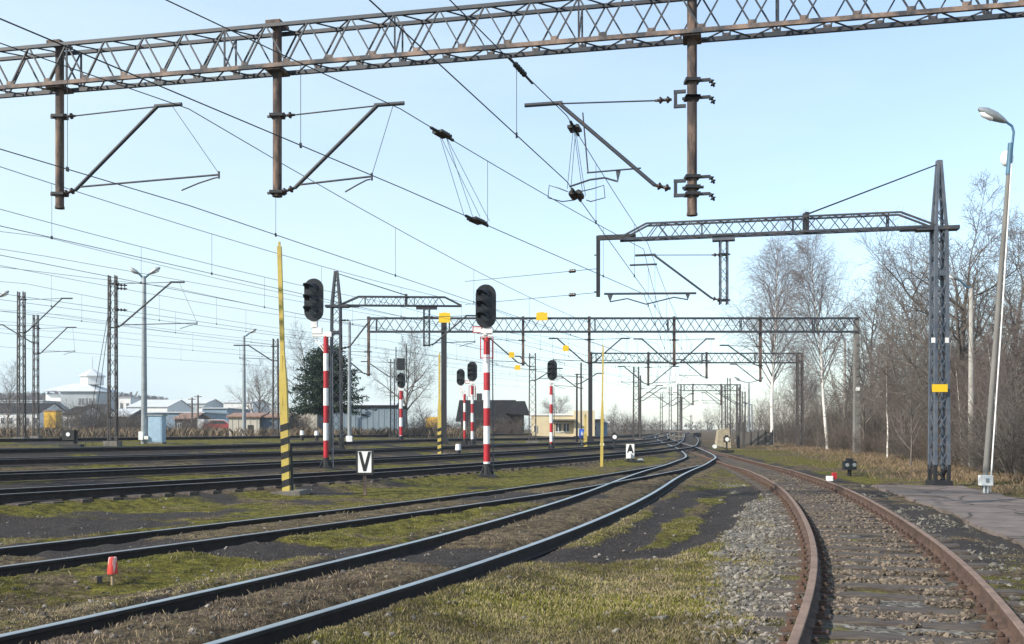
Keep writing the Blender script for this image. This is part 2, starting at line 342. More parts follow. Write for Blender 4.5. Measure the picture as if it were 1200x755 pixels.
def zones(X, Y):
    D = []; SG = []
    near = (Y > -12) & (Y < 220) & (np.abs(X) < 120)
    for Q in TT:
        d = np.full(len(X), 99.); s = np.zeros(len(X))
        q = Q[(Q[:, 1] > -12)][::2]
        dd, s2 = dist_to(q, X[near], Y[near]); d[near] = dd; s[near] = s2; D.append(d); SG.append(s)
    n1 = fbm(X, Y, 1.1, 3); n2 = fbm(X, Y, 5, 9); n3 = fbm(X, Y, .45, 21)
    cinder = np.zeros(len(X))
    for i in (1, 2):                                     # dark strips under the rails
        e = np.abs(D[i] - .78) + (n1 - .5) * .5
        cinder = np.maximum(cinder, 1 - ss(.08, .34, e))
    for i in (3, 4, 5, 6, 7):
        cinder = np.maximum(cinder, (1 - ss(.8, 1.7, D[i] + (n1 - .5) * 1.3 + (n2 - .5) * 1.6)) * (.35 + .55 * ss(.3, .6, n1)))
    dc = np.full(len(X), 99.)
    for Q, w_ in ((C1, .0), (C2, .0)):
        d = np.full(len(X), 99.); d[near] = dist_to(Q, X[near], Y[near])[0]; dc = np.minimum(dc, d)
    wx = np.where(X < 1.2, .42 * ss(1.2, -.5, X) if False else .42 * (1 - ss(-.5, 1.2, X)), 0)
    path = 1 - ss(.17, .40, dc - wx + (n1 - .5) * .55)
    bp_ = G(70, 617); path = np.maximum(path, .9 * (1 - ss(.75, 1.15, np.hypot((X - bp_.x) / 2.6, (Y - bp_.y) / 1.5) + (n1 - .5) * .6)))
    gravel = (.35 + .65 * ss(.35, .6, n1)) * (1 - ss(-.25, .25, D[0] - np.interp(Y, [5, 6.5, 8, 11, 17, 30], [.95, 1.1, 1.4, 1.85, 2.2, 2.1]) + (n1 - .5) * .7)) * np.where(SG[0] < 0, 1, 1 - ss(1.2, 1.7, D[0])) * (1 - ss(24, 34, Y + (n2 - .5) * 8))
    side_r = np.where(SG[0] > 0, 1 - ss(1.9, 2.4, D[0] + (n1 - .5) * .8), 0) * ss(9, 13, Y) * .75
    cinder = np.maximum(cinder, side_r * ss(.35, .6, n1 + .12))
    far_left = ss(10, 16, -(X - 1.35) * .937 + (Y - 19) * .35) * (1 - ss(60, 85, Y)) * .3
    cinder = np.maximum(cinder, far_left * ss(.3, .6, n2 + .1))
    n4 = fbm(X, Y, 2.4, 63); cinder = np.maximum(cinder, np.where(SG[1] < 0, ss(.5, .66, n4) * .8, 0))
    inner = np.maximum((1 - ss(.55, .8, D[1])), (1 - ss(.55, .8, D[2])))   # dry brown between the rails
    moss = ss(.42, .62, n2 * .5 + n1 * .5 + .08) * (1 - inner * .8)
    ins = (1 - ss(1.2, 1.9, D[1] + (n1 - .5))) * np.where(SG[1] > 0, 1, 1)
    moss = moss * (1 - .6 * ins)
    strip = np.where((SG[0] > 0) & (D[0] > .95) & (D[0] < 2.1), 1 - ss(11, 15, Y), 0); moss = np.maximum(moss, strip * ss(.35, .55, n1 + .1)); gravel = gravel * (1 - .8 * strip)
    lawn = np.where((SG[1] > 0) & (SG[0] < 0), ss(.8, 1.2, D[1]) * (1 - ss(14, 19, Y)), 0); moss = np.maximum(moss, lawn * .55)
    moss = moss * (1 - ss(60, 110, Y)); moss = np.where(X > 0.32 * Y + 1.5, moss * .55, moss)
    return dict(cinder=np.clip(np.maximum(cinder, path), 0, 1), gravel=np.clip(gravel * (1 - path), 0, 1), moss=np.clip(moss, 0, 1), path=path, lawn=lawn, D1=D[1], D0=D[0], D3=D[3], DR=np.min([np.abs(D[i] - .752) for i in range(8)], axis=0))
ys = [-40, -25, -15, -9, -5, -2, 0, 1.5, 2.7]; y = 3.5
while y < 75: ys.append(y); y *= 1.0082
while y < 420: ys.append(y); y *= 1.03
while y < 3500: ys.append(y); y *= 1.15
ys = np.array(ys)
t = np.concatenate([-np.geomspace(1, 40, 14)[::-1], np.linspace(-.95, .95, 232), np.geomspace(1, 40, 14)])
t_axis = t
W_ = np.maximum(ys, 7) * .82
GX = t[None, :] * W_[:, None]; GYY = np.repeat(ys[:, None], len(t), 1)
gx = GX.ravel(); gy = GYY.ravel(); Z0 = zg(gx, gy); zn = zones(gx, gy)
bumpy = (fbm(gx, gy, .5, 31) - .5) * .07 + (fbm(gx, gy, .16, 37, 2) - .5) * .035
near_rail = 1 - ss(.05, .4, zn['DR'])
ballast3 = 0
for i in (3, 4, 5, 6, 7):
    d = np.full(len(gx), 99.); k = (gy > -12) & (gy < 150) & (np.abs(gx) < 80); d[k] = dist_to(TT[i][::2], gx[k], gy[k])[0]
    ballast3 = np.maximum(ballast3, (BASE[i] - .005) * (1 - ss(1.25, 2.0, d)))
raise12 = 0
for i in (1, 2):
    d = np.full(len(gx), 99.); k = (gy > -12) & (gy < 150) & (np.abs(gx) < 80); d[k] = dist_to(TT[i][::2], gx[k], gy[k])[0]
    raise12 = np.maximum(raise12, .14 * (1 - ss(1.0, 2.3, d)))
rut = raise12 - zn['path'] * .05 + zn['path'] * (fbm(gx, gy, .35, 51, 3) - .5) * .12
gz = Z0 + (bumpy * (1 - .6 * near_rail) * (1 - ss(90, 200, gy)) + rut * (1 - near_rail)) + ballast3
gz = np.where(zn['D0'] < 1.3, np.minimum(gz, Z0 + .0 + bumpy * .35), gz)
nr, nc = len(ys), len(t)
ii = (np.arange(nr - 1)[:, None] * nc + np.arange(nc - 1)[None, :]).ravel()
faces = np.stack([ii, ii + 1, ii + nc + 1, ii + nc], 1)
def ground_mat():
    m = bpy.data.materials.new('yard_ground'); m.use_nodes = True; nt = m.node_tree; N = nt.nodes; L = nt.links
    b = N['Principled BSDF']; b.inputs['Roughness'].default_value = .97; b.inputs['Specular IOR Level'].default_value = .15
    tc = N.new('ShaderNodeTexCoord')
    def noise(sc, det=8, rough=.7):
        n = N.new('ShaderNodeTexNoise'); n.inputs['Scale'].default_value = sc; n.inputs['Detail'].default_value = det; n.inputs['Roughness'].default_value = rough
        L.new(tc.outputs['Object'], n.inputs['Vector']); return n.outputs['Fac']
    def ramp(f, stops):
        r = N.new('ShaderNodeValToRGB'); cr = r.color_ramp
        while len(cr.elements) < len(stops): cr.elements.new(.5)
        for e, (p, c) in zip(cr.elements, stops): e.position = p; e.color = (*c, 1)
        L.new(f, r.inputs[0]); return r.outputs[0]
    def attr(n): a = N.new('ShaderNodeAttribute'); a.attribute_name = n; return a.outputs['Fac']
    def math_(op, a, b_, clamp=True):
        n = N.new('ShaderNodeMath'); n.operation = op; n.use_clamp = clamp
        for i, v in enumerate((a, b_)):
            if isinstance(v, (int, float)): n.inputs[i].default_value = v
            else: L.new(v, n.inputs[i])
        return n.outputs[0]
    def mixc(f, a, b_):
        n = N.new('ShaderNodeMix'); n.data_type = 'RGBA'; L.new(f, n.inputs[0]); L.new(a, n.inputs[6]); L.new(b_, n.inputs[7]); return n.outputs[2]
    fine = noise(38, 6, .75); mid = noise(5, 8, .7); big = noise(.7, 5)
    soil = ramp(fine, [(.3, (.045, .035, .026)), (.5, (.115, .09, .062)), (.68, (.25, .195, .125))])
    moss = ramp(fine, [(.3, (.035, .035, .010)), (.5, (.125, .118, .022)), (.7, (.25, .22, .06))])
    cind = ramp(fine, [(.32, (.013, .011, .0105)), (.52, (.046, .039, .036)), (.70, (.13, .113, .10))])
    vor = N.new('ShaderNodeTexVoronoi'); vor.inputs['Scale'].default_value = 22; L.new(tc.outputs['Object'], vor.inputs['Vector'])
    hs = N.new('ShaderNodeSeparateColor'); L.new(vor.outputs['Color'], hs.inputs[0])
    grav = ramp(hs.outputs[0], [(0, (.055, .05, .045)), (.5, (.15, .135, .115)), (1, (.30, .28, .25))])
    clump = noise(5.5, 9, .78)
    dk = ramp(clump, [(.38, (.16, .14, .13)), (.47, (.6, .57, .52)), (.6, (1.35, 1.3, 1.1))])
    def mul(a, b_):
        n = N.new('ShaderNodeMix'); n.data_type = 'RGBA'; n.blend_type = 'MULTIPLY'; n.inputs[0].default_value = 1; L.new(a, n.inputs[6]); L.new(b_, n.inputs[7]); return n.outputs[2]
    def mask(a, k=1.3):     # attribute broken up by noise
        return math_('MULTIPLY', math_('ADD', math_('SUBTRACT', a, .5, False), math_('MULTIPLY', math_('SUBTRACT', mid, .5, False), k, False), False), 3.2, False)
    def mk(a, k=1.3):
        return math_('ADD', mask(a, k), .5)
    c = mul(mixc(mk(attr('moss'), 2.6), soil, moss), dk)
    c = mixc(mk(attr('gravel'), 1.0), c, grav)
    c = mixc(mk(attr('cinder'), .9), c, cind)
    L.new(c, b.inputs['Base Color'])
    bp = N.new('ShaderNodeBump'); bp.inputs['Strength'].default_value = .9; bp.inputs['Distance'].default_value = .03
    L.new(math_('ADD', fine, math_('MULTIPLY', mid, .6, False), False), bp.inputs['Height']); L.new(bp.outputs[0], b.inputs['Normal'])
    return m
ground = np_mesh('ground', np.stack([gx, gy, gz], 1), faces, ground_mat(), attrs={k: zn[k] for k in ('cinder', 'gravel', 'moss')}, smooth=True)
tag(ground, 'moss, dry grass and dark cinder ground of the rail yard', 'ground', kind='structure')

# asphalt path on the right, a slab with a broken edge
P0 = T0[(T0[:, 1] > -4) & (T0[:, 1] < 28.3)]
b = MB(); n = len(P0); La = offset(P0, 2.0); Ra = offset(P0, 4.35); vs = []
for i in range(n):
    j = (random.uniform(-.07, .07), random.uniform(-.1, .12))
    for px_, z_ in (((La[i][0] + j[0] - .03, La[i][1]), -.1), ((La[i][0] + j[0], La[i][1]), .055), ((Ra[i][0] + j[1], Ra[i][1]), .055), ((Ra[i][0] + j[1] + .03, Ra[i][1]), -.1)):
        vs.append((px_[0], px_[1], zf(px_[0], px_[1]) + z_))
b.add(vs, [(i * 4 + k, i * 4 + k + 1, (i + 1) * 4 + k + 1, (i + 1) * 4 + k) for i in range(n - 1) for k in range(3)] + [(0, 3, 2, 1), tuple((n - 1) * 4 + k for k in range(4))])
tag(b.build('asphalt_path', M['asphalt']), 'worn grey asphalt path beside the rusty track', 'path', kind='structure')
# ------------------------------------------------------------------ lattice work
def truss(b, A, B, wd, h, per, cs=.07, ds=.035, mi_ch=0, mi_d=0, gusset=True, taper=None):
    """box truss; A, B: centre of the bottom chords at both ends"""
    A = Vector(A); B = Vector(B); e = (B - A).normalized(); nrm = Vector((-e.y, e.x, 0)).normalized() * (wd / 2); up = Vector((0, 0, h)); L_ = (B - A).length
    ta, tb = taper or (0, 0)
    for s in (-1, 1):
        b.beam(A + nrm * s, B + nrm * s, cs, cs * 1.15, mi_ch if s < 0 else mi_d)
        a2 = A + nrm * s + up + e * ta; b2 = B + nrm * s + up - e * tb
        b.beam(a2, b2, cs, cs, mi_d)
        if ta: b.beam(A + nrm * s + Vector((0, 0, .02)), a2, cs, cs, mi_ch)
        if tb: b.beam(B + nrm * s + Vector((0, 0, .02)), b2, cs, cs, mi_ch)
    L0, L1 = ta, L_ - tb; n = max(1, round((L1 - L0) / per)); p = (L1 - L0) / n
    for i in range(n):
        x0 = A + e * (L0 + i * p); x1 = A + e * (L0 + (i + .5) * p); x2 = A + e * (L0 + (i + 1) * p)
        for s in (-1, 1):
            o = nrm * s * 1.06
            if s > 0 and i < n - 1: x0, x1, x2 = x0 + e * p * .5, x1 + e * p * .5, x2 + e * p * .5
            b.beam(x0 + o, x1 + o + up, ds, ds * .8, mi_d); b.beam(x1 + o * .97 + up, x2 + o * .97, ds, ds * .8, mi_d)
            if gusset and i % 1 == 0:
                b.beam(x0 + o * 1.03 + e * (-.07) + Vector((0, 0, .035)), x0 + o * 1.03 + e * .07 + Vector((0, 0, .035)), .008, .13, mi_ch, up=(0, 0, 1))
        for zz in (Vector((0, 0, -.012)), up + Vector((0, 0, .012))):
            b.beam(x0 - nrm + zz, x1 + nrm + zz, ds * .8, ds * .6, mi_d); b.beam(x1 + nrm + zz, x2 - nrm + zz, ds * .8, ds * .6, mi_d)
        if i % 4 == 0:
            for s in (-1, 1): b.beam(x0 + nrm * s * 1.02, x0 + nrm * s * 1.02 + up, ds, ds, mi_d)
            b.beam(x0 - nrm, x0 + nrm + up, ds * .8, ds * .8, mi_d)
def lattice(b, base, H, w0, w1, n, cs=.06, ds=.03, z0=0., mi=0, cross=False, w0y=None, w1y=None, lean=(0, 0)):
    base = Vector(base); w0y = w0y or w0; w1y = w1y or w1
    def P(t, sx, sy): return base + Vector((sx * (w0 + (w1 - w0) * t) / 2 + lean[0] * t, sy * (w0y + (w1y - w0y) * t) / 2 + lean[1] * t, z0 + (H - z0) * t))
    C4 = [(-1, -1), (1, -1), (1, 1), (-1, 1)]
    for c in C4: b.beam(P(0, *c), P(1, *c), cs, cs, mi, up=(0, 1, 0))
    for k in range(4):
        a, c = C4[k], C4[(k + 1) % 4]
        for i in range(n):
            t0, t1 = i / n, (i + 1) / n
            f = 1 + .012 * (k % 2)
            q = (a, c) if (i + k) % 2 else (c, a)
            b.beam(P(t0, q[0][0] * f, q[0][1] * f), P(t1, q[1][0] * f, q[1][1] * f), ds, ds * .6, mi)
            if cross: b.beam(P(t0, q[1][0] * f * 1.04, q[1][1] * f * 1.04), P(t1, q[0][0] * f * 1.04, q[0][1] * f * 1.04), ds, ds * .6, mi)
def cantilever(root, p, zl, zt, e, L_, ext, reg, drop=.25, steady=.75, off=0., sc=1., insul=True, tie=True):
    """hinged bracket from a post at p, reaching along the horizontal unit vector e"""
    p = Vector((p[0], p[1], 0)); e = Vector((e[0], e[1], 0)); k = Vector((0, 0, 1)); r = .035 * sc
    b = MB(); o = off
    lo = p + e * (o + .34) + k * (zl + .07); hi = p + e * (o + L_) + k * zt
    b.tube([lo, hi], r, 8); b.tube([hi - e * .05 + k * .01, hi + e * ext + k * .01], r * 1.05, 8)
    if off:
        for z in (zl, zt - .06):
            b.beam(p + e * .1 + k * (z + .12), p + e * (o + .03) + k * (z + .12), .05); b.beam(p + e * .1 + k * (z - .12), p + e * (o + .03) + k * (z - .12), .05)
            b.beam(p + e * o + k * (z + .145), p + e * o + k * (z - .145), .05)
    if tie: b.tube([p + e * (o + .33) + k * (zt - .06), hi], .013 * sc, 6)
    if reg:
        q = p + e * reg + k * (zl + .2)
        b.tube([p + e * (o + .38) + k * (zl + .12), q], .018 * sc, 6)
        b.tube([hi + e * (ext * .6), q + k * .02], .006 * sc, 5)
        cpt = q - e * steady - k * drop
        b.tube([q - e * .03 - k * .05, q - e * (.1) - k * .06, q - e * steady * .55 - k * drop * .55, cpt], .013 * sc, 6); b.tube([q + k * .06, q - k * .07], .02 * sc, 6)
    c = b.build('cantilever', M['steel'], root)
    if insul:
        m = MB(); m.insulator(p + e * (o + .06) + k * (zt - .06), p + e * (o + .34) + k * (zt - .06), .06, 2); m.build('insulator', M['insul'], c)
        m = MB(); m.insulator(p + e * (o + .08) + k * (zl - .0), p.lerp(lo, 1) if False else (p + e * (o + .36) + k * (zl + .075)), .065, 2); m.build('insulator', M['insul'], c)
        for z in (zt - .06, zl): m = MB(); m.box(p + k * z + e * (-.0), (.24, .24, .05)); m.beam(p - e * .19 + k * z, p + e * .16 + k * z, .04); m.build('clamp', M['dark'], c)
    return c

# ------------------------------------------------------------------ near portal
g_e = Vector((.978, -.207, 0)).normalized()
def g1(px):
    a = (px - 600) / F; Y = (15.49 + .2113 * 8.03 - .215) / (1 + .2113 * a); return Vector((a * Y, Y, 0))
def g1z(px, py): q = g1(px); return CZ + (HY - py) * q.y / F
zb1 = 8.1
LA = Vector((-15.0, 15.49 + .2113 * 23.03 - .215, 0)); RA = Vector((11.8, 15.49 + .2113 * (8.03 - 11.8) - .215, 0))
r = thing('catenary_gantry', 'large rusty lattice portal beam crossing the top of the view', 'gantry', (LA.x, LA.y, zf(LA.x, LA.y)), 'lattice portals over the tracks')
b = MB(); truss(b, LA + Vector((0, 0, zb1)), RA + Vector((0, 0, zb1)), .42, .72, .80, .062, .030, 0, 1, gusset=True); b.build('beam', [M['chord'], M['steel']], r)
for q in (LA, RA):
    b = MB(); lattice(b, (q.x, q.y, zf(q.x, q.y)), zb1 + .7 - zf(q.x, q.y), .6, .6, 12, .09, .045); b.build('leg', M['steel'], r)
def drop(root, q, z0, z1, wd, m=None, name='drop_post', cap=True):
    b = MB(); b.tube([(q.x, q.y, z0), (q.x, q.y, z1)], wd / 2, 8, smooth=True)
    b.tube([(q.x, q.y, z0 - .012), (q.x, q.y, z0 + .03)], wd / 2 * 1.12, 8)
    if cap: b.box((q.x, q.y, z1), (wd * 1.7, wd * 2.4, .06), 0, math.atan2(g_e.y, g_e.x)); b.box((q.x, q.y, zb1 - .03), (wd * 1.8, wd * 2.6, .07), 0, math.atan2(g_e.y, g_e.x))
    return b.build(name, m or M['rusty'], root)
for px, yb in ((70, 244), (325, 230), (811, 252)):
    q = g1(px); drop(r, q, g1z(px, yb), zb1 + .8, .165)
E2 = (g_e.x, g_e.y)
q = g1(70); cantilever(r, q, g1z(70, 228), g1z(225, 122), E2, 2.05, .5, 3.3)
q = g1(325); cantilever(r, q, g1z(325, 226), g1z(470, 122), E2, 1.9, .5, 1.8, steady=.5)
q = g1(811); c = cantilever(r, q, g1z(811, 220), g1z(650, 122), (-E2[0], -E2[1]), 1.95, .6, 0, off=.27)
b = MB(); s_ = -g_e; k = Vector((0, 0, 1)); z = g1z(700, 202); P_ = lambda d, zz: q + s_ * d + k * zz
b.tube([P_(.84, z + .03), P_(1.75, z)], .014, 6); b.tube([P_(1.73, z), P_(1.82, g1z(685, 132))], .012, 6)
b.prism([(0, 0), (.08, 0), (.05, -.2)], P_(1.18, z), s_, k, .03)
b.tube([P_(1.24, z - .17), P_(1.45, z - .1), P_(1.7, z - .12), P_(2.05, z - .22)], .016, 6)
b.build('registration_arm', M['steel'], r)
for zz in (g1z(811, 95), g1z(811, 115), g1z(811, 208), g1z(811, 228)):
    b = MB(); b.box(q + k * zz, (.24, .24, .05)); b.beam(q + k * zz, q + g_e * .3 + k * (zz - .0), .045); b.insulator(q + g_e * .3 + k * zz, q + g_e * .36 + k * (zz - .12), .05, 2); b.build('post_clamp', M['dark'], r)

# ------------------------------------------------------------------ second and third portals
def portal(name, label, Y, pxa, pxb, py_bot, h, per, legs, drops, grp='lattice portals over the tracks', ya=None):
    A = at(pxa, py_bot, Y); B = at(pxb, py_bot, Y); zb = A.z
    r = thing(name, label, 'gantry', (A.x, Y, zf(A.x, Y)), grp)
    b = MB(); truss(b, A + Vector((0, .22, 0)), B + Vector((0, .22, 0)), .44, h, per, .085, .05, gusset=False); b.build('beam', M['steel'], r)
    for px, kind in legs:
        x = (px - 600) * Y / F; z0 = zf(x, Y + .22)
        b = MB()
        if kind == 'lat': lattice(b, (x, Y + .22, z0), zb + h - z0 + .05, .42, .42, 16, .09, .045); b.build('leg', M['mast'], r)
        elif kind == 'conc':
            b.hexa([(x - .19, Y, z0 - .1), (x + .19, Y, z0 - .1), (x + .19, Y + .4, z0 - .1), (x - .19, Y + .4, z0 - .1)], [(x - .13, Y + .05, zb + h + .05), (x + .13, Y + .05, zb + h + .05), (x + .13, Y + .38, zb + h + .05), (x - .13, Y + .38, zb + h + .05)])
            for i_ in range(14): b.box((x, Y - .0, z0 + .6 + i_ * .5), (.16, .03, .26))
            b.build('leg', M['polegrey'], r)
        else:
            b.beam((x, Y + .22, z0), (x, Y + .22, zb + h + .1), .34, .3); b.beam((x - .24, Y + .25, z0), (x + .24, Y + .25, z0 + .25), .5, .5); b.build('leg', M['dark'], r)
        if kind == 'conc':
            b = MB(); p = at(px, 456, Y - .05); b.box((x, Y - .03, p.z), (.26, .02, .22)); b.build('number_plate', M['white'], r)
    for px, yb, cs_ in drops:
        q = at(px, yb, Y + .22); b = MB(); b.beam((q.x, q.y, q.z), (q.x, q.y, zb + h + .12), .17, .17); b.build('drop_post', M['rusty'], r)
        for s_, up_ in cs_:
            cantilever(r, q, q.z + .12, q.z + .12 + up_, (s_, 0), 2.05, .55, 2.3 if up_ > 1.4 else 0, sc=1.25)
    return r
portal('catenary_gantry', 'middle lattice portal spanning the yard behind the signals', 63, 430, 1008, 388.5, .86, 1.15, [(520, 'post'), (1005, 'conc')],
       [(432, 441, [(-1, 1.5)]), (613, 428.5, [(-1, 1.55)]), (690.5, 427.5, [(-1, 1.55), (1, 1.55)]), (790, 429, [(-1, 1.6), (1, 1.6)]), (891, 431, [(-1, 1.3)])])
portal('catenary_gantry', 'third lattice portal farther down the tracks', 84, 691, 940, 425, .8, 1.1, [(692, 'post'), (938, 'lat')],
       [(759.7, 452, [(-1, 1.5), (1, 1.5)]), (828, 444, [(-1, 1.5)]), (891, 448, [(-1, 1.4)])])
portal('catenary_gantry', 'faint farthest lattice portal near the vanishing tracks', 128, 796, 868, 458, .8, 1.3, [(796.5, 'lat'), (866, 'lat')],
       [(812, 475, [(-1, 1.5)]), (845, 475, [(-1, 1.5)])])

# ------------------------------------------------------------------ boom masts
def boom_mast(label, px, Y, top_py, boom_py, tip_px, tip_dY, wb, drops, tie_px, blue, grp='boom masts with lattice arms'):
    bp = GY(px, Y); ztop = at(px, top_py, Y).z; zb = at(px, boom_py, Y).z
    r = thing('boom_mast', label, 'mast', tuple(bp), grp); mt = M['bluesteel'] if blue else M['steel']
    b = MB(); lattice(b, bp, zb - bp.z, wb, wb * .8, 13, wb * (.24 if blue else .15), wb * (.085 if blue else .07), z0=.5, cross=blue)
    lattice(b, (bp.x, bp.y, zb), ztop - zb, wb * .78, wb * .2, 6, wb * .2, wb * .08)
    b.box((bp.x, bp.y, zb - 1.3), (wb * .95, wb * .95, .14)); b.box((bp.x, bp.y, ztop), (wb * .4, wb * .4, .08)); b.build('tower', mt, r)
    b = MB(); lattice(b, bp, .62, wb * 1.02, wb * 1.02, 2, wb * .24, wb * .12, z0=-.1); b.box((bp.x, bp.y, bp.z + .03), (wb * 1.5, wb * 1.5, .3)); b.build('base', M['bitumen'], r)
    tip = at(tip_px, boom_py, Y + tip_dY); tip.z = zb; s = -1 if tip.x < bp.x else 1
    e = (Vector((tip.x, tip.y, 0)) - Vector((bp.x, bp.y, 0))).normalized(); st = Vector((bp.x, bp.y, zb)) + e * wb * .35
    Lb = (tip - st).length
    b = MB(); truss(b, st, Vector((tip.x, tip.y, zb)), .36, .42, .62, .05, .028, gusset=False, taper=(.9, .8))
    b.beam((bp.x, bp.y, zb - .04), st + e * .9 - Vector((0, 0, .04)), .14, .1); b.beam(Vector((bp.x, bp.y, zb - .05)) - e * .5, Vector((bp.x, bp.y, zb - .05)) + e * .6, wb * 1.05, .1); b.build('boom', mt if not blue else M['steel'], r)
    tp = at(tie_px, boom_py, Y + tip_dY * .5); d = (tp.x - bp.x) / e.x; tq = Vector((bp.x, bp.y, zb)) + e * d
    b = MB()
    for s2 in (-.05, .05):
        b.tube([Vector((bp.x, bp.y, ztop - .05)) + Vector((0, s2, 0)), tq + Vector((0, s2 * 2, .5))], .014, 6)
    b.beam(tq + Vector((0, 0, -.02)), tq + Vector((0, 0, .55)), .1, .3); b.build('tie_rods', M['dark'], r)
    return r, e, zb, bp
r, e, zb, bp = boom_mast('tall blue grey lattice mast with boom beside the asphalt path', 1100.5, 27.3, 190, 266, 726, 1.9, .36, None, 942, True)
def on_boom(px): 
    # point under the boom axis at photo column px
    a = (px - 600) / F; d = (a * bp.y - bp.x) / (e.x - a * e.y); return Vector((bp.x, bp.y, 0)) + e * d
k = Vector((0, 0, 1))
q = on_boom(848); b = MB(); zq = at(848, 357, q.y).z; lattice(b, (q.x, q.y, zq), zb - zq, .2, .2, 7, .035, .022); b.beam(q + k * (zb - .08) - e * .32, q + k * (zb - .08) + e * .32, .3, .14); b.build('drop_lattice', M['bluesteel'], r)
q2 = on_boom(701); zt = at(701, 279, q2.y).z; zl = at(701, 348, q2.y).z; b = MB(); b.beam(q2 + k * zl, q2 + k * (zt + .06), .11, .11); b.beam(q2 + k * zt, on_boom(745) + k * zt, .12, .14); b.build('drop_post', M['dark'], r)
c = cantilever(r, q, at(848, 352, q.y).z, at(764, 296, q.y).z, (e.x, e.y), 2.0, .55, 0, sc=.95)
b = MB(); h = at(764, 307, q.y).z; t = on_boom(770); b.tube([t + k * h, on_boom(738) + k * h], .03, 6); zz = at(800, 342, q.y).z
b.tube([on_boom(816) + k * (zz - .02), on_boom(708) + k * (zz + .04)], .035, 6)
for x1, x2, x3 in ((715, 735, 757), (806, 790, 757)):
    P2 = on_boom(x1); b.prism([(-.08, 0), (.08, 0), (0, -.22)], P2 + k * zz, e, k, .03)
    b.tube([P2 + k * (zz - .2), on_boom(x2) + k * (zz - .12), on_boom(x3) + k * (zz - .3)], .02, 6)
b.build('registration_arm', M['steel'], c)
b = MB()
for zy in (299, 342): b.beam(q2 + k * at(701, zy, q2.y).z + e * .12, q2 + k * at(701, zy, q2.y).z, .03)
b.build('wire_anchor', M['dark'], r)
p = at(1101, 455, 27.0); b = MB(); b.box((p.x, 26.98, p.z), (.42, .02, .21)); b.build('warning_plate', M['yplate'], r)
for px in (1093, 1109):
    p = at(px, 399, 27.0); b = MB(); b.box((p.x, 26.96, p.z), (.1, .015, .14)); b.build('number_plate', M['white'], r)
r, e, zb, bp = boom_mast('dark lattice boom mast standing behind the left tall signal', 394, 47, 319, 358, 541, .3, .5, None, 476, False)
q = on_boom(500); zq = at(500, 406, q.y).z; b = MB(); lattice(b, (q.x, q.y, zq), zb - zq, .26, .26, 6, .06, .03); b.beam(q + k * (zb - .08) - e * .5, q + k * (zb - .08) + e * .5, .3, .16); b.build('drop_lattice', M['steel'], r)
cantilever(r, q, at(500, 405, q.y).z, at(545, 370, q.y).z, (e.x, e.y), 1.9, .5, 2.3, sc=1.1)
cantilever(r, Vector((bp.x + .3, bp.y, 0)), at(400, 408, 47).z, at(430, 374, 47).z, (1, 0), 1.35, .6, 0, sc=1.1)

# ------------------------------------------------------------------ catenary masts
def mast(label, px, py_top, Y, wd=.36, arms=(), wdy=None, lat=True, plate=False, grp='catenary masts of the yard', tone='mast', dy=0):
    bp = GY(px, Y); zt = at(px, py_top, Y).z
    r = thing('catenary_mast', label, 'mast', tuple(bp), grp)
    b = MB()
    if lat: lattice(b, bp, zt - bp.z, wd, wd * .85, max(8, int((zt - bp.z) / .55)), wd * .16, wd * .08, w0y=wdy or wd * .7, w1y=(wdy or wd * .7) * .9)
    else: b.tube([bp, (bp.x, bp.y, zt)], [wd / 2, wd / 2.6], 8)
    b.build('post', M[tone], r)
    b = MB(); b.box((bp.x, bp.y, bp.z + .05), (wd * 1.8, wd * 1.8, .35)); b.build('foundation', M['concdark'], r)
    for (s, zl, zt2, L_, ext, reg) in arms:
        cantilever(r, bp, at(px, zl, Y).z, at(px, zt2, Y).z, (s, 0), L_, ext, reg, sc=1.15)
    return r, bp
m1, bp1 = mast('tall lattice mast with right bracket beside the blue cabinet', 132, 323, 43.9, .34, [(1, 384, 331, 2.6, .6, 3.75)])
b = MB()
for dx in (0, .32): b.tube([(bp1.x - .05, bp1.y, at(132, 345, 43.9).z - dx), (bp1.x - 1.3 + dx, bp1.y + .2, zf(bp1.x - 1.3 + dx, bp1.y + .2))], .014, 5)
b.build('guy_wire', M['wire'], m1)
for zy in (334, 338, 363): b = MB(); b.insulator(at(136, zy, 43.9), at(149, zy + .6, 43.9), .07, 3); b.build('insulator', M['insul'], m1)
mast('tall lattice mast left of the black point lamp', 25, 342, 56, .36, [(1, 390, 350, 2.3, .6, 0), ])
mast('shorter lattice mast right behind the leftmost mast', 42, 369, 66, .32, [(1, 415, 384, 2.1, .6, 2.6), (-1, 402, 381, 2.2, .5, 0)])
mast('slim double post mast over the small tin shed', 323, 397, 66, .36, [(-1, 423, 405, 1.8, 1.0, 2.4)])
mast('slim double post mast behind the long grey shed', 460, 421, 78, .34, [(-1, 442, 424, 2.0, .5, 0)])
mast('lattice mast with ladder left of the cream building', 624, 414, 72, .5, [(1, 446, 432, 1.6, .6, 2.2), (-1, 430, 418, .9, .4, 0)])
mast('thin post left of the two by the cream building', 676, 438, 74, .16, [(1, 450, 438, 1.5, .5, 0)], lat=False)
mast('thin post right of the two by the cream building', 681, 425, 75, .16, [(-1, 455, 441, 1.5, .5, 2.)], lat=False)
mast('dark lattice mast behind the white A indicator', 745.5, 430, 95, .55, [(1, 468, 452, 2.1, .5, 2.5)])
mast('slender post directly right of the dark lattice mast', 750.5, 440, 98, .2, [(1, 470, 455, 2.1, .5, 0)], lat=False)
mast('far thin mast third from the right under the third portal', 775, 461, 125, .3, [(1, 477, 466, 2., .5, 0)])
mast('far dark mast between the third portal drop posts', 785.5, 453, 112, .28, [(1, 476, 462, 2.2, .5, 2.6), (-1, 474, 460, 2.2, .5, 0)])
mast('far faint mast just beside the farthest portal leg', 798, 465, 140, .36, [(1, 480, 470, 2., .5, 0)])
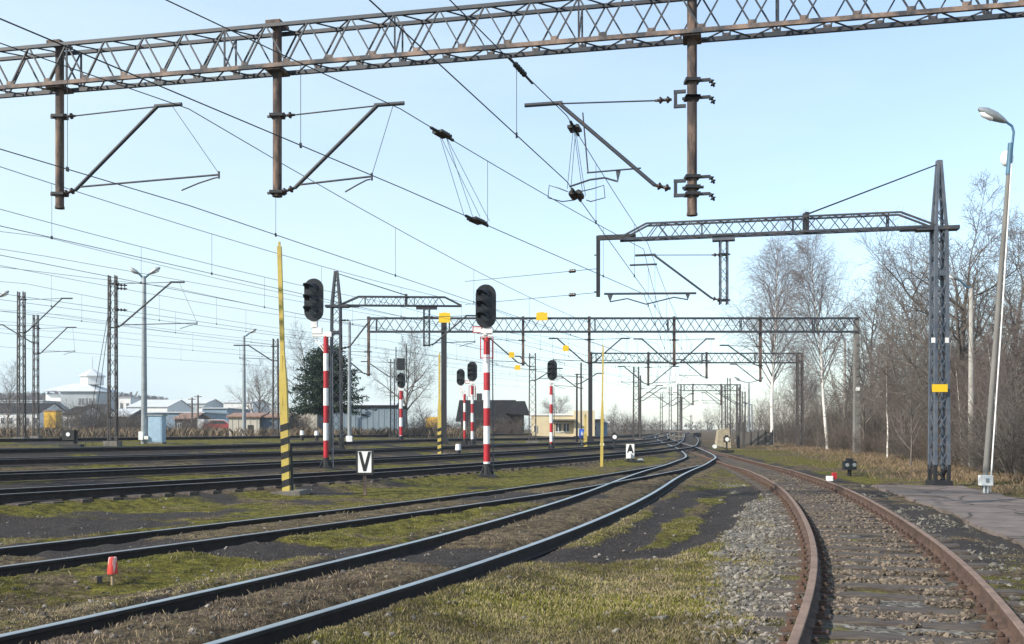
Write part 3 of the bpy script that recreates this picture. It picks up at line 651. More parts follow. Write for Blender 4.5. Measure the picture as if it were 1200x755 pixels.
mast('distant small mast at the vanishing point of the tracks', 810, 486, 190, .3, [(-1, 494, 488, 2., .5, 0)])
mast('thick dark mast behind the stone pillar', 848, 452, 118, .45, [(-1, 471, 458, 2.2, .5, 2.6)])
mast('taller capped mast behind the stone pillar', 854, 443, 122, .4, [(-1, 466, 452, 2.2, .5, 0)])
mast('lattice mast right of the stone pillar', 865, 454, 116, .42, [(-1, 474, 462, 2.2, .5, 0)])
mast('rightmost lattice mast by the dark fence at the bend', 871.5, 459, 124, .42, [(-1, 476, 465, 2.2, .5, 0)])
for px, t, Y, lb in ((225, 466, 130, 'left brown timber pole among the warehouses'), (232, 463, 132, 'right brown timber pole among the warehouses')):
    bp = GY(px, Y); r = tag(MB().tube([bp, (bp.x, bp.y, at(px, t, Y).z)], [.16, .11], 8).beam((bp.x - .5, bp.y, at(px, t + 2, Y).z), (bp.x + .5, bp.y, at(px, t + 2, Y).z), .1).build('timber_pole', M['bark'], origin=bp), lb, 'pole', 'timber poles')
bp = GY(409.5, 56); r = thing('steel_pole', 'slim grey steel pole with white foot box before the conifer', 'pole', tuple(bp))
MB().tube([bp, (bp.x, bp.y, at(410, 377, 56).z)], [.12, .08], 10).build('shaft', M['galv'], r); MB().box((bp.x, bp.y - .05, bp.z + .25), (.34, .3, .5)).build('foot_box', M['white'], r)

# ------------------------------------------------------------------ overhead wires
def wire_run(label, sup, r=.0085, drops=5.5, nsub=14, sag=None):
    """sup: (x, y, contact z, messenger z)"""
    o = sup[0]; root = thing('overhead_wire', label, 'overhead wire', (o[0], o[1], o[2]), 'overhead line wires')
    mp = []; cp = []
    for i in range(len(sup) - 1):
        a = np.array(sup[i]); c = np.array(sup[i + 1]); Ls = np.hypot(*(c - a)[:2]); sg = min(.62 * (Ls / 45) ** 2, .75) if sag is None else sag
        for kk in range(nsub):
            t = kk / nsub; p = a + (c - a) * t
            mp.append((p[0], p[1], p[3] - 4 * sg * t * (1 - t))); cp.append((p[0], p[1], p[2]))
        nd = max(1, int(Ls / drops))
        if drops < 90:
            b = MB()
            for j in range(nd):
                t = (j + .5) / nd; p = a + (c - a) * t
                b2 = MB(); zt_ = p[3] - 4 * sg * t * (1 - t)
                b2.tube([(p[0], p[1], p[2]), (p[0], p[1], zt_)], r * .55, 4, cap=False); b2.box((p[0], p[1], p[2]), (.03, .06, .07)); b2.build('dropper', M['wire'], root)
    s = sup[-1]; mp.append((s[0], s[1], s[3])); cp.append((s[0], s[1], s[2]))
    MB().tube(mp, r, 6).build('messenger_wire', M['wire'], root); MB().tube(cp, r, 6).build('contact_wire', M['wire'], root)
    return root
zmA, zcA = g1z(470, 120), g1z(430, 216)
wD = wire_run('wires above the nearest shiny track, held by the right hand drop post', [(-13.3, -26, 6.0, 7.3), (.96, 17.35, 5.95, g1z(663, 123)), (4.05, 29.5, 5.62, 7.15), (11.55, 63.2, 5.6, 7.0), (14.3, 84.2, 5.6, 7.0), (19.5, 128, 5.6, 7.), (26, 165, 5.6, 7.)])
wA = wire_run('wires joining from the left, held by the middle drop post', [(-21.8, -24, 6.05, 7.5), (-2.0, 17.75, zcA, zmA), (3.95, 29.65, 5.66, 7.0), (10.2, 63.2, 5.6, 7.0), (13.4, 84.2, 5.6, 7)])
wB = wire_run('wires held by the leftmost drop post of the near portal', [(-24.2, -22, 6.0, 7.6), (-6.05, 18.5, g1z(222, 237), g1z(225, 122)), (9.3, 63.2, 5.75, 7.05), (13.6, 84.2, 5.7, 7.05)])
zz = lambda x, y: zf(x, y) + 5.85
def auto(label, pts): 
    return wire_run(label, [(x, y, zf(x, y) + 5.8, zf(x, y) + 7.15) for x, y in pts])
auto('wires over the track beyond the V board', [(-28, -18), (-11.8, 20.4), (-1.2, 47), (4.4, 63.2), (12.5, 84.2), (18.5, 128)])
auto('wires passing the short boom of the dark lattice mast', [(-34, -15), (-15.3, 22), (-5.9, 47), (.9, 63.2), (10.5, 90), (17.5, 128)])
auto('wires held by the tall lattice mast at left', [(-40, -8), (-15.2, 43.9), (-5.2, 66), (5.5, 90), (14.5, 118)])
auto('wires passing low over the left signals', [(-44, 2), (-21.6, 43.9), (-9, 72), (6, 105)])
auto('upper wires over the farthest yard track', [(-52, 6), (-25.4, 56), (-13, 78), (2, 106)])
auto('lower wires over the farthest yard track', [(-58, 14), (-29.2, 66), (-13.6, 90), (2, 122)])
auto('thin wires crossing the sky behind the double lamp post', [(-50, -6), (-20.2, 38), (-7, 63), (8, 96)])
wire_run('two high feeder wires running far behind the left masts', [(-66, 20, 8.2, 9.0), (-30, 62, 8.2, 9.0), (-6, 100, 8.2, 9.0), (6, 128, 8., 8.8)], drops=99)
wire_run('two high feeder wires dipping past the left tall signal', [(-46, -10, 7.9, 8.6), (-17, 36, 7.9, 8.6), (3, 72, 7.6, 8.3), (14, 100, 7.4, 8)], drops=99)
# a long feeder that ends on insulators at the boom's drop post
def single(label, pts, r=.01, ins=()):
    root = thing('anchor_wire', label, 'overhead wire', tuple(pts[0]), 'cross span wires')
    MB().tube(pts, r, 6).build('wire', M['wire'], root)
    for p, q in ins: MB().insulator(p, q, .06, 3).build('insulator', M['insul'], root)
for zy, y2, lb in ((316, 324, 'upper anchor wire ending at the dark drop post'), (344, 351, 'lower anchor wire ending at the dark drop post')):
    a = at(700, zy - 1, 29.3); c_ = at(545, y2 + 6, 36); d_ = (c_ - a).normalized()
    single(lb, [a, a + d_ * 2.2, c_], .009, [(a + d_ * 1.1, a + d_ * 1.45)])
# section insulators hung in the wires
def sect(label, p, d, r, ln, links=None):
    d = Vector(d).normalized(); p = Vector(p); b = MB(); root = thing('section_insulator', label, 'insulator', tuple(p), 'section insulators on the overhead wires')
    x = d.cross(Vector((0, 0, 1))).normalized()
    for s in (-1, 1): b = MB(); b.insulator(p - d * ln + x * s * .06, p + d * ln + x * s * .06, r, 4); b.build('insulator', M['insul'], root)
    for s in (-1, 1): b = MB(); b.beam(p + d * s * ln - x * .11, p + d * s * ln + x * .11, .04, .05); b.tube([p + d * s * ln, p + d * s * (ln + .25)], .03, 6); b.build('yoke', M['dark'], root)
    if links:
        b = MB()
        for t in (-1, 1):
            for s in (-1, 1): b.tube([p + d * t * ln * .8, Vector(links) + d * t * ln * 1.2 + x * s * .12 + d * s * .12], .005, 4)
        b.build('hanger', M['wire'], root)
    return root
def along(sup_a, sup_b, t, which): 
    a = np.array(sup_a); c = np.array(sup_b); p = a + (c - a) * t; return Vector((p[0], p[1], p[which]))
dA = Vector((5.95, 11.9, -.35)); aA = (-2.0, 17.75, zcA, zmA); bA = (3.95, 29.65, 5.66, 7.0)
lA = math.hypot(5.95, 11.9); sgA = .62 * (lA / 45) ** 2
pc = along(aA, bA, .215, 2); pm = along(aA, bA, .11, 3); pm.z -= 4 * sgA * .11 * .89
sect('dark insulator in the upper wire of the middle drop post', pm, dA, .055, .17, pc + Vector((0, 0, .05))); sect('dark insulator in the lower wire below the middle drop post', pc, dA, .055, .22)
aD = (.96, 17.35, 5.95, g1z(663, 123)); bD = (4.05, 29.5, 5.62, 7.15); lD = math.hypot(3.09, 12.15)
pm = along(aD, bD, .06, 3); pm.z -= 4 * .62 * (lD / 45) ** 2 * .06; pc = along(aD, bD, .075, 2); dD = Vector((3.09, 12.15, -.3))
sect('dark insulator in the upper wire left of the right drop post', pm, dD, .055, .13, pc + Vector((0, 0, .05))); sect('round dark insulator with jumper loops above the boom tip', pc, dD, .07, .17)
b = MB()
for s in (-1, 1):
    x = Vector((s * .12, 0, 0)); b.tube([pc + x - dD * .02, pc + x * 2.6 + Vector((0, 0, .12)), pc + x * 4.2 + Vector((0, 0, .18)), pc + x * 4.4 - Vector((0, 0, .05)), pc + x * 2.2 - Vector((0, 0, .12)), pc + x + dD * .03], .01, 5)
tag(b.build('jumper_loop', M['wire'], origin=pc), 'thin wire loops around the insulator above the boom tip', 'wire')
p0 = along((-13.3, -26, 6., 7.3), aD, .945, 3); p0.z -= 4 * .62 * .945 * .055 * (45.6 / 45) ** 2
b = MB(); d_ = Vector((14.2, 43.3, .4)).normalized(); b.insulator(p0 - d_ * .45, p0 + d_ * .1, .045, 5); b.tube([p0 - d_ * .75, p0 + d_ * .45], .02, 6)
tag(b.build('turnbuckle', M['dark'], origin=p0), 'slim dark turnbuckle in the wire under the near portal', 'turnbuckle')

# ------------------------------------------------------------------ yellow plates on the portals
for px, py, Y, w_, h_, lb in ((521, 372.5, 62.6, .72, .62, 'large yellow board capping the dark post beside the right signal'), (635, 371, 62.6, .72, .5, 'yellow plate hanging on the middle portal truss'), (663, 408.5, 61.8, .38, .34, 'yellow plate on the bracket right of the tall signal'), (599.5, 416, 61.8, .34, .34, 'upper of two small yellow plates beside the right tall signal mast'), (606.5, 431, 61.8, .36, .28, 'lower of two small yellow plates beside the right tall signal mast')):
    p = at(px, py, Y); b = MB(); b.box(p, (w_, .03, h_)); b.box(p + Vector((0, .04, h_ / 2)), (w_ * .4, .06, .06)); b.prism([(0, 0), (w_ * .35, 0), (w_ * .18, h_ * .3)], p + Vector((-w_ * .1, .2, -h_ * .2)), (1, 0, 0), (0, 0, 1), .04)
    tag(b.build('warning_plate', M['yplate'], origin=p), lb, 'sign', 'yellow warning plates')
# ------------------------------------------------------------------ light signals
def stadium(w, h, n=10, o=(0, 0)):
    r = w / 2; out = []
    for i in range(n + 1): a = PI * i / n; out.append((o[0] + r * math.cos(a), o[1] + h / 2 - r + r * math.sin(a)))
    for i in range(n + 1): a = PI + PI * i / n; out.append((o[0] + r * math.cos(a), o[1] - h / 2 + r + r * math.sin(a)))
    return out
def signal(label, px, Y, head_px, ytop, ybot, wpx, nl, mast_top, mast_w=.16, bracket=False, cage=False, ladder=1, bands=None, sub=None):
    bp = GY(px, Y); s = Y / F
    r = thing('light_signal', label, 'signal', tuple(bp), 'light signals of the yard')
    zt = at(px, mast_top, Y).z
    b = MB(); z = bp.z + .5; top_first = zt; i = 0; seg = .57
    zs = [zt]; 
    while zs[-1] - seg > bp.z + .45: zs.append(zs[-1] - seg)
    zs.append(bp.z + .42)
    for i in range(len(zs) - 1): b.tube([(bp.x, Y, zs[i + 1]), (bp.x, Y, zs[i])], mast_w / 2, 14, i % 2, cap=(i in (0, len(zs) - 2)))
    b.build('mast', [M['red'], M['white']], r)
    b = MB(); b.tube([(bp.x, Y, bp.z - .1), (bp.x, Y, bp.z + .44)], mast_w * .62, 12)
    for a in (0, 1, 2, 3): b.beam((bp.x + .26 * math.cos(a * PI / 2 + .5), Y + .26 * math.sin(a * PI / 2 + .5), bp.z), (bp.x + .07 * math.cos(a * PI / 2 + .5), Y + .07 * math.sin(a * PI / 2 + .5), bp.z + .4), .05)
    b.box((bp.x, Y, bp.z + .03), (.62, .62, .12)); b.build('foot', M['dark'], r)
    hc = at(head_px, (ytop + ybot) / 2, Y); w_ = wpx * s; h_ = (ybot - ytop) * s; hc.y = Y - .12 if not bracket else Y - .1
    b = MB(); b.prism(stadium(w_, h_), hc, (1, 0, 0), (0, 0, 1), .035); b.prism(stadium(w_ * .62, h_ * .86), hc + Vector((0, .12, 0)), (1, 0, 0), (0, 0, 1), .2)
    hd = b.build('signal_head', M['headblack'], r)
    for i in range(nl):
        z = hc.z + (h_ - w_ * .95) * (.5 - i / max(1, nl - 1)) * .92 + .02
        m = MB(); R_ = w_ * .25; n = 12; L_ = w_ * .66; vs = []; fs = []
        for rr in (R_, R_ - .015):                         # hood: upper half shell, longer on top, drooping forward
            for j in range(n + 1):
                a = -.25 + (PI + .5) * j / n
                ln = L_ * (.45 + .55 * max(0, math.sin(a)))
                vs += [(hc.x + rr * math.cos(a), hc.y - .018, z + rr * math.sin(a)), (hc.x + rr * math.cos(a) - ln * .5, hc.y - .018 - ln, z + rr * math.sin(a) - ln * .12)]
        k2 = 2 * (n + 1)
        for j in range(n):
            fs += [(2 * j, 2 * j + 1, 2 * j + 3, 2 * j + 2), (k2 + 2 * j + 2, k2 + 2 * j + 3, k2 + 2 * j + 1, k2 + 2 * j), (2 * j + 1, k2 + 2 * j + 1, k2 + 2 * j + 3, 2 * j + 3)]
        m.add(vs, fs, 0); m.build('lamp_hood', M['headblack'], hd)
        m = MB(); m.tube([(hc.x, hc.y - .016, z), (hc.x, hc.y - .035, z)], R_ * .92, 16); m.build('lens', M['lens'], hd)
    b = MB(); zb = hc.z - h_ / 2
    if bracket:
        b.box((hc.x, Y, zb - .05), (.2, .2, .34)); b.box((hc.x + .1, Y, zb - .3), (.3, .2, .2)); b.box(((hc.x + bp.x) / 2 + .06, Y, zb - .42), (abs(bp.x - hc.x) + .25, .16, .16))
        b.beam((hc.x, Y, zb - .55), (bp.x - .02, Y, zb - 1.05), .035); b.beam((hc.x + .1, Y, zb - .55), (bp.x - .02, Y, zb - .95), .03)
    else:
        b.box((bp.x, Y, (zb + zt) / 2 + .04), (mast_w * 1.5, .2, zb - zt + .14)); b.box((bp.x, Y - .02, zb - .1), (mast_w * 1.75, .24, .12)); b.box((bp.x - .06, Y - .12, zt + .1), (.1, .03, .1))
    b.build('bracket', M['white'], r)
    if cage:
        b = MB(); z0, z1 = zt - .68, zt - .02
        for z in (z0, z1):
            for y_ in (-.24, .24): b.beam((bp.x - .2, Y + y_, z), (bp.x + .2, Y + y_, z), .018)
            for x_ in (-.2, .2): b.beam((bp.x + x_, Y - .24, z), (bp.x + x_, Y + .24, z), .018)
        for x_ in (-.2, .2):
            for y_ in (-.24, .24): b.beam((bp.x + x_, Y + y_, z0), (bp.x + x_, Y + y_, z1), .018)
        b.box((bp.x - .3, Y - .1, zt + .22), (.3, .03, .22)); b.box((bp.x - .3, Y - .118, zt + .22), (.24, .01, .16), 1); b.build('cage', [M['red'], M['white']], r)
    if ladder:
        b = MB(); x_ = bp.x + ladder * (mast_w / 2 + .07)
        for y_ in (.06, .34): b.tube([(x_ + .03, Y + y_, bp.z), (x_, Y + y_, zt - .1)], .016, 6)
        z = bp.z + .3
        while z < zt - .2: b.tube([(x_ + .02, Y + .06, z), (x_ + .02, Y + .34, z)], .012, 5); z += .3
        b.build('ladder', M['bluesteel'], r)
    if sub:
        p = at(px, sub, Y); b = MB(); b.box((p.x, Y - .05, p.z), (.5, .2, .75)); b.beam((p.x - .32, Y, p.z - 1.2), (p.x - .32, Y, p.z + 1.1), .06); b.beam((p.x + .34, Y, p.z - 1.2), (p.x + .34, Y, p.z + 1.2), .06); b.build('upper_frame', M['headblack'], r)
    return r
signal('tall three lamp signal on red white mast with offset white bracket', 382, 32.4, 368.5, 327, 377, 22.5, 3, 394, .17, bracket=True)
signal('tall three lamp signal on red white mast with red cage', 570.5, 31.6, 569.5, 334, 385, 24, 3, 395, .21, cage=True)
signal('taller of the twin signals before the dark house', 553.5, 61.8, 553.5, 424, 447, 11.5, 3, 452, .19, cage=True)
signal('shorter two lamp signal of the twin before the dark house', 544.5, 62.7, 540, 432.5, 452, 9.5, 2, 462, .16, bracket=True)
signal('three lamp signal in front of the cream building', 646, 60.2, 647, 422, 446, 11.5, 3, 452, .2)
signal('small signal in a black frame before the long grey shed', 470, 63, 470.5, 437, 455, 9.5, 2, 458, .22, ladder=-1, sub=427)

# ------------------------------------------------------------------ yellow height poles
def ypole(label, px, py_top, Y, w0=.16, stripes=True, lean=0., block=True):
    bp = GY(px, Y); zt = at(px, py_top, Y).z; h = zt - bp.z
    r = thing('height_pole', label, 'pole', tuple(bp), 'yellow height marker poles')
    X = lambda z: bp.x + lean * (z - bp.z) / h
    zs = bp.z + h * .30 if stripes else bp.z
    W = lambda z: w0 * (1 if z < bp.z + h * .45 else 1 - .45 * min(1, (z - bp.z - h * .45) / (h * .12)))
    def sec(z, w): return [(X(z) - w / 2, Y - w / 2, z), (X(z) + w / 2, Y - w / 2, z), (X(z) + w / 2, Y + w / 2, z), (X(z) - w / 2, Y + w / 2, z)]
    b = MB(); lv = [zs, bp.z + h * .45, bp.z + h * .57, bp.z + h]
    for a, c in zip(lv[:-1], lv[1:]): b.hexa(sec(a, W(a)), sec(c, W(c)))
    b.box((X(zt), Y, zt + .05), (.05, .03, .12)); b.beam((X(bp.z + h * .5), Y - w0 * .5, bp.z + h * .36), (X(bp.z + h * .56), Y - w0 * .3, bp.z + h * .56), .02); b.build('shaft', M['yellow'], r)
    if stripes:
        b = MB(); st = w0 * 1.05; z = bp.z; i = 0
        while z < zs - .01:
            z1 = min(z + st * .9, zs); k = w0 * .75
            def sl(zz): return [(X(zz) - w0 / 2, Y - w0 / 2, max(bp.z, min(zs, zz + k * 0)) ), (X(zz) + w0 / 2, Y - w0 / 2, min(zs, zz + k * .45)), (X(zz) + w0 / 2, Y + w0 / 2, min(zs, zz + k * .45)), (X(zz) - w0 / 2, Y + w0 / 2, zz)]
            b.hexa(sl(z), sl(z1), i % 2); z = z1; i += 1
        b.build('striped_foot', [M['yellow'], M['black']], r)
    if block:
        b = MB(); vs = [(-.42, -.5, 0), (.4, -.42, 0), (.5, .45, 0), (-.4, .5, 0)]; b.hexa([(bp.x + x, Y + y, bp.z - .2) for x, y, z in vs], [(bp.x + x * .95, Y + y * .95, bp.z + .09 + .05 * x) for x, y, z in vs]); b.build('concrete_block', M['concdark'], r)
        b = MB(); b.beam((bp.x + w0 * .8, Y, bp.z), (bp.x + w0 * .6, Y, bp.z + 1.1), .05, .03); b.build('side_bracket', M['dark'], r)
    return r
ypole('large yellow pole with black stripes at its foot, beside the near rails', 336, 289, 22.9, .17, lean=-.17)
ypole('smaller striped yellow pole beside the black post', 515, 416, 47.0, .17)
ypole('plain thin yellow pole right of the cream building', 705, 408, 41.2, .11, stripes=False, lean=.06, block=False)
ypole('short yellow stub pole left of the portal leg', 686, 487, 66, .22, block=False)

# ------------------------------------------------------------------ V board, A indicator, small ground things
bp = GY(427.5, 23.4); s = 23.4 / F
r = thing('trackside_board', 'white board with a black letter V on a short rusty post', 'sign', tuple(bp))
MB().beam((bp.x, bp.y, bp.z - .1), (bp.x, bp.y, at(427, 530, 23.4).z), .07, .05).build('post', M['rusty'], r)
c = at(427.5, 541.5, 23.35); w_, h_ = 20.5 * s, 30 * s
MB().box(c, (w_, .02, h_)).build('frame', M['black'], r)
MB().box(c + Vector((0, -.013, 0)), (w_ * .76, .008, h_ * .83)).build('panel', M['white'], r)
MB().prism([(-.15, h_ * .40), (-.08, h_ * .40), (0, -h_ * .12), (.08, h_ * .40), (.15, h_ * .40), (.035, -h_ * .36), (-.035, -h_ * .36)], c + Vector((0, -.02, 0)), (1, 0, 0), (0, 0, 1), .006).build('letter_v', M['black'], r)
bp = GY(736.5, 46.5); s = 46.5 / F
r = thing('point_indicator', 'white point indicator with black letter A, lever and round weight', 'point lever', tuple(bp))
c = at(738.5, 529, 46.4); w_, h_ = 9.5 * s, 17 * s
MB().box(c, (w_, .05, h_)).build('panel', M['white'], r)
MB().prism([(-.16, -.12), (-.095, -.12), (-.07, -.03), (.07, -.03), (.095, -.12), (.16, -.12), (.04, .28), (-.04, .28)], c + Vector((0, -.03, .03)), (1, 0, 0), (0, 0, 1), .008).build('letter_a', M['black'], r)
MB().tube([(bp.x, bp.y, bp.z), (bp.x, bp.y, c.z - h_ / 2)], .05, 8).box((bp.x + .2, bp.y, bp.z + .03), (.9, .5, .14)).build('stand', M['dark'], r)
lc = at(736.5, 534, 46.3); MB().box(lc, (.2, .22, .26)).build('lantern', M['white'], r)
b = MB(); wp = at(750.5, 541, 46.4); b.tube([(bp.x, bp.y, bp.z + .2), wp + Vector((-.1, 0, .02))], .03, 6); b.build('lever', M['dark'], r)
MB().tube([wp + Vector((-.02, -.06, 0)), wp + Vector((.02, .06, 0))], .16, 18).build('weight', M['galv'], r)
def lever(label, px, py, Y, lamp='white', side=-1):
    bp = GY(px, Y); r = thing('point_lever', label, 'point lever', tuple(bp), 'point levers with lanterns')
    MB().box((bp.x, bp.y, bp.z + .08), (.9, .5, .2)).tube([(bp.x, bp.y, bp.z), (bp.x, bp.y, bp.z + .75)], .06, 8).build('stand', M['dark'], r)
    b = MB(); c = Vector((bp.x, bp.y, bp.z + .9)); b.box(c, (.36, .3, .36)); b.box(c + Vector((0, 0, .22)), (.2, .2, .12)); b.build('lantern', M['black'], r)
    MB().tube([c + Vector((0, -.14, 0)), c + Vector((0, -.17, 0))], .14, 16).build('lamp_disc', M[lamp], r)
    b = MB(); b.tube([(bp.x, bp.y, bp.z + .3), (bp.x + side * .7, bp.y, bp.z + .42)], .035, 6); b.build('lever', M['dark'], r)
    MB().tube([(bp.x + side * .8, bp.y - .1, bp.z + .42), (bp.x + side * .8, bp.y + .1, bp.z + .42)], .13, 16).build('weight', M[lamp], r)
lever('point lever with white lantern left of the A indicator', 720, 525, 64)
lever('point lever with white lantern at the foot of the stone pillar', 851.5, 528, 66)
# dwarf signal by the rusty track
bp = GY(995.5, 33.7); r = thing('dwarf_signal', 'low black dwarf signal standing right of the rusty track', 'signal', tuple(bp))
MB().tube([(bp.x, bp.y, bp.z - .05), (bp.x, bp.y, bp.z + .26)], .07, 8).build('stand', M['dark'], r)
c = at(995.5, 545.5, 33.7); MB().box(c, (.4, .26, .3)).box(c + Vector((0, 0, .19)), (.2, .2, .1)).build('housing', M['headblack'], r)
for dx in (-.12, .12): MB().tube([c + Vector((dx, -.125, .02)), c + Vector((dx, -.15, .02))], .065, 12).build('lens', M['galv'], r)
bp = GY(817, 120); r = thing('dwarf_signal', 'tiny dark dwarf signal between the far converging rails', 'signal', tuple(bp)); MB().box((bp.x, bp.y, bp.z + .5), (.9, .4, .5)).build('housing', M['headblack'], r); MB().tube([bp, (bp.x, bp.y, bp.z + .4)], .12, 8).build('stand', M['dark'], r)
bp = GY(84, 41.8); r = thing('point_lamp', 'black point lamp on a slanted iron stand at the far left', 'lamp', tuple(bp))
c = at(82, 510, 41.8); MB().box(c, (.5, .35, .42)).tube([c + Vector((-.35, .05, -.05)), c + Vector((.1, .05, -.05))], .2, 14).build('lantern', M['black'], r)
MB().tube([c + Vector((0, -.17, .03)), c + Vector((0, -.2, .03))], .085, 12).build('lens', M['white'], r)
MB().beam((bp.x + .15, bp.y, bp.z), c + Vector((.25, 0, .2)), .12, .1).box((bp.x, bp.y, bp.z + .05), (.9, .4, .14)).build('stand', M['dark'], r)
bp = GY(974, 30.2); r = thing('marker_block', 'small red topped white marker beside the rusty rail', 'marker', tuple(bp))
MB().box((bp.x - .05, bp.y, bp.z + .09), (.17, .16, .15)).build('foot', M['white'], r); MB().box((bp.x + .1, bp.y + .02, bp.z + .17), (.12, .12, .2)).build('red_head', M['red'], r)
bp = GY(132, 10.0); s = 10 / F; r = thing('marker_stake', 'short stake capped with a red and white sleeve in the moss', 'stake', tuple(bp))
MB().tube([(bp.x, bp.y, bp.z - .05), (bp.x, bp.y, at(132, 671, 10).z)], .019, 8).build('stake', M['straw'], r)
b = MB(); z0, z1 = at(132, 672.5, 10).z, at(132, 653, 10).z; b.tube([(bp.x, bp.y, z0), (bp.x, bp.y, z0 + .02), (bp.x, bp.y, z1 - .012), (bp.x, bp.y, z1)], [.05, .052, .04, .036], 14); b.build('cap', [mat('red_white_cap', (.55, .045, .03), .6, c2=(.75, .68, .62), scale=9, lo=.5, hi=.6, stretch=(1.6, .4, .25))], r)
bp = GY(117, 10.0); b = MB(); b.box((bp.x, bp.y, bp.z + .045), (.05, .03, .13), rz=.3); tag(b.build('stub_post', M['dark'], origin=bp), 'tiny dark iron stub standing left of the red capped stake', 'post')
# cabinet
bp = GY(184, 48.4); r = thing('relay_cabinet', 'pale blue relay cabinet standing by the double lamp post', 'cabinet', tuple(bp)); s = 48.4 / F
MB().box((bp.x, bp.y, bp.z + .72), (.68, .55, 1.3)).build('body', M['cabblue'], r); MB().box((bp.x, bp.y, bp.z + 1.4), (.76, .63, .06)).build('roof', M['galv'], r)
MB().box((bp.x + .03, bp.y - .282, bp.z + .72), (.52, .014, 1.16)).build('door', M['cabblue'], r); MB().box((bp.x, bp.y, bp.z + .03), (.74, .6, .12)).build('plinth', M['concdark'], r)

# ------------------------------------------------------------------ lamp posts
def lamp_head(root, p, d, up, L_, r_):
    d = Vector(d).normalized(); b = MB(); p = Vector(p)
    pts = [p, p + d * L_ * .12, p + d * L_ * .4, p + d * L_ * .75, p + d * L_]; b.tube(pts, [r_ * .35, r_ * .6, r_, r_ * .95, r_ * .3], 12)
    h = b.build('lamp_head', M['galv'], root)
    m = MB(); q = p + d * L_ * .66 - Vector((0, 0, r_ * .55)); m.tube([q - d * L_ * .26, q - d * L_ * .15, q + d * L_ * .16, q + d * L_ * .27], [r_ * .3, r_ * .72, r_ * .72, r_ * .25], 10); m.build('lamp_glass', M['lampglass'], h)
def lamp(label, px, py, Y, heads, wd=.2, mt='concrete', arm='lampblue', top=None):
    bp = GY(px, Y); zt = at(px, py, Y).z
    r = thing('lamp_post', label, 'lamp post', tuple(bp), 'yard lamp posts')
    MB().tube([(bp.x, bp.y, bp.z - .1), (bp.x, bp.y, zt)], [wd * .62, wd * .36], 10).build('pole', M[mt], r)
    for dx, dz, L_ in heads:
        a = Vector((bp.x, bp.y, zt - .3)); c = Vector((bp.x + dx, bp.y, zt + dz)); m = MB(); m.tube([a, a + Vector((0, 0, .3)), a.lerp(c, .35) + Vector((0, 0, .12)), c], min(.065, .03 * Y / 40 + .015), 8); m.build('arm', M[arm], r)
        lamp_head(r, c, (math.copysign(1, dx), 0, .6 if dz > 0.1 else .25), None, L_, .11 * L_ / .7 + .02)
    return r, bp, zt
lamp('double headed lamp post beside the pale blue cabinet', 169, 324, 48.6, [(-.25, .12, .55), (.25, .12, .62)], .26, 'galv')
p = GY(168, 48.2); r = thing('junction_box', 'white junction box at the foot of the double lamp post', 'box', tuple(p)); MB().box((p.x - .05, p.y - .12, p.z + .4), (.22, .2, .4)).box((p.x + .2, p.y - .1, p.z + .3), (.2, .18, .16)).build('casing', M['white'], r); MB().tube([p, (p.x, p.y, p.z + .3)], .08, 8).build('stem', M['galv'], r)
lamp('single lamp post in front of the small tin shed', 286, 394, 84, [(.45, .25, .7)], .3, 'galv')
lamp('lamp post mostly outside the left edge of the view', -6, 352, 60, [(.25, .2, .7)], .26, 'galv')
lamp('thin lamp post among trees behind the boom mast', 1138, 338, 41.2, [(-.5, .35, .55)], .22, 'concrete')
lamp('lamp post between the birches with its head to the left', 990, 398, 95, [(-.5, .9, .8)], .3, 'concrete')
lamp('far double headed lamp post right of the far masts', 877.5, 448, 140, [(-1.2, .2, 1.), (1.2, .2, 1.)], .35, 'galv', 'galv')
lamp('far slim lamp post right of the far double lamp', 881, 474, 150, [(-.6, .1, .9)], .3, 'galv')
# leaning concrete lamp at the right
bp = GY(1153, 24.1); tp = at(1184.5, 168, 24.1); d = (tp - bp)
r = thing('lamp_post', 'leaning concrete lamp post at the right edge with one long lamp head', 'lamp post', tuple(bp), 'yard lamp posts')
MB().tube([bp - d * .02, bp + d * .5, tp - d * .07], [.068, .06, .05], 12).build('pole', M['polegrey'], r)
MB().tube([bp + Vector((.13, -.03, 0)), bp + d * .5 + Vector((.085, -.05, 0)), tp - d * .06 + Vector((.03, -.06, 0))], .018, 8).build('highlight_tube', M['white'], r)  # thin white tube stands in for the bright highlight along the pole
MB().tube([tp - d * .09, tp], .065, 10).build('steel_top', M['lampblue'], r)
e1 = at(1188, 155, 24.1); e2 = at(1179, 143, 24.1)
MB().tube([tp + Vector((.03, 0, -.1)), e1, at(1186, 148, 24.1), e2], .03, 8).build('arm', M['lampblue'], r)
lamp_head(r, e2, at(1144, 126, 24.1) - e2, None, .75, .12)
p = at(1180, 186, 24.3); MB().sphere(p, (.16, .12, .2), 14).build('globe', M['lampglass'], r)
c = at(1155, 563, 23.9); MB().box(c, (.27, .2, .24)).box(c + Vector((0, -.105, 0)), (.08, .01, .1), 1).build('junction_box', [M['white'], M['galv']], r)
b = MB()
for dx in (-.03, .05): b.tube([(c.x + dx, c.y + .0, bp.z), (c.x + dx, c.y, c.z - .1)], .025, 6)
b.build('conduit', M['white'], r)
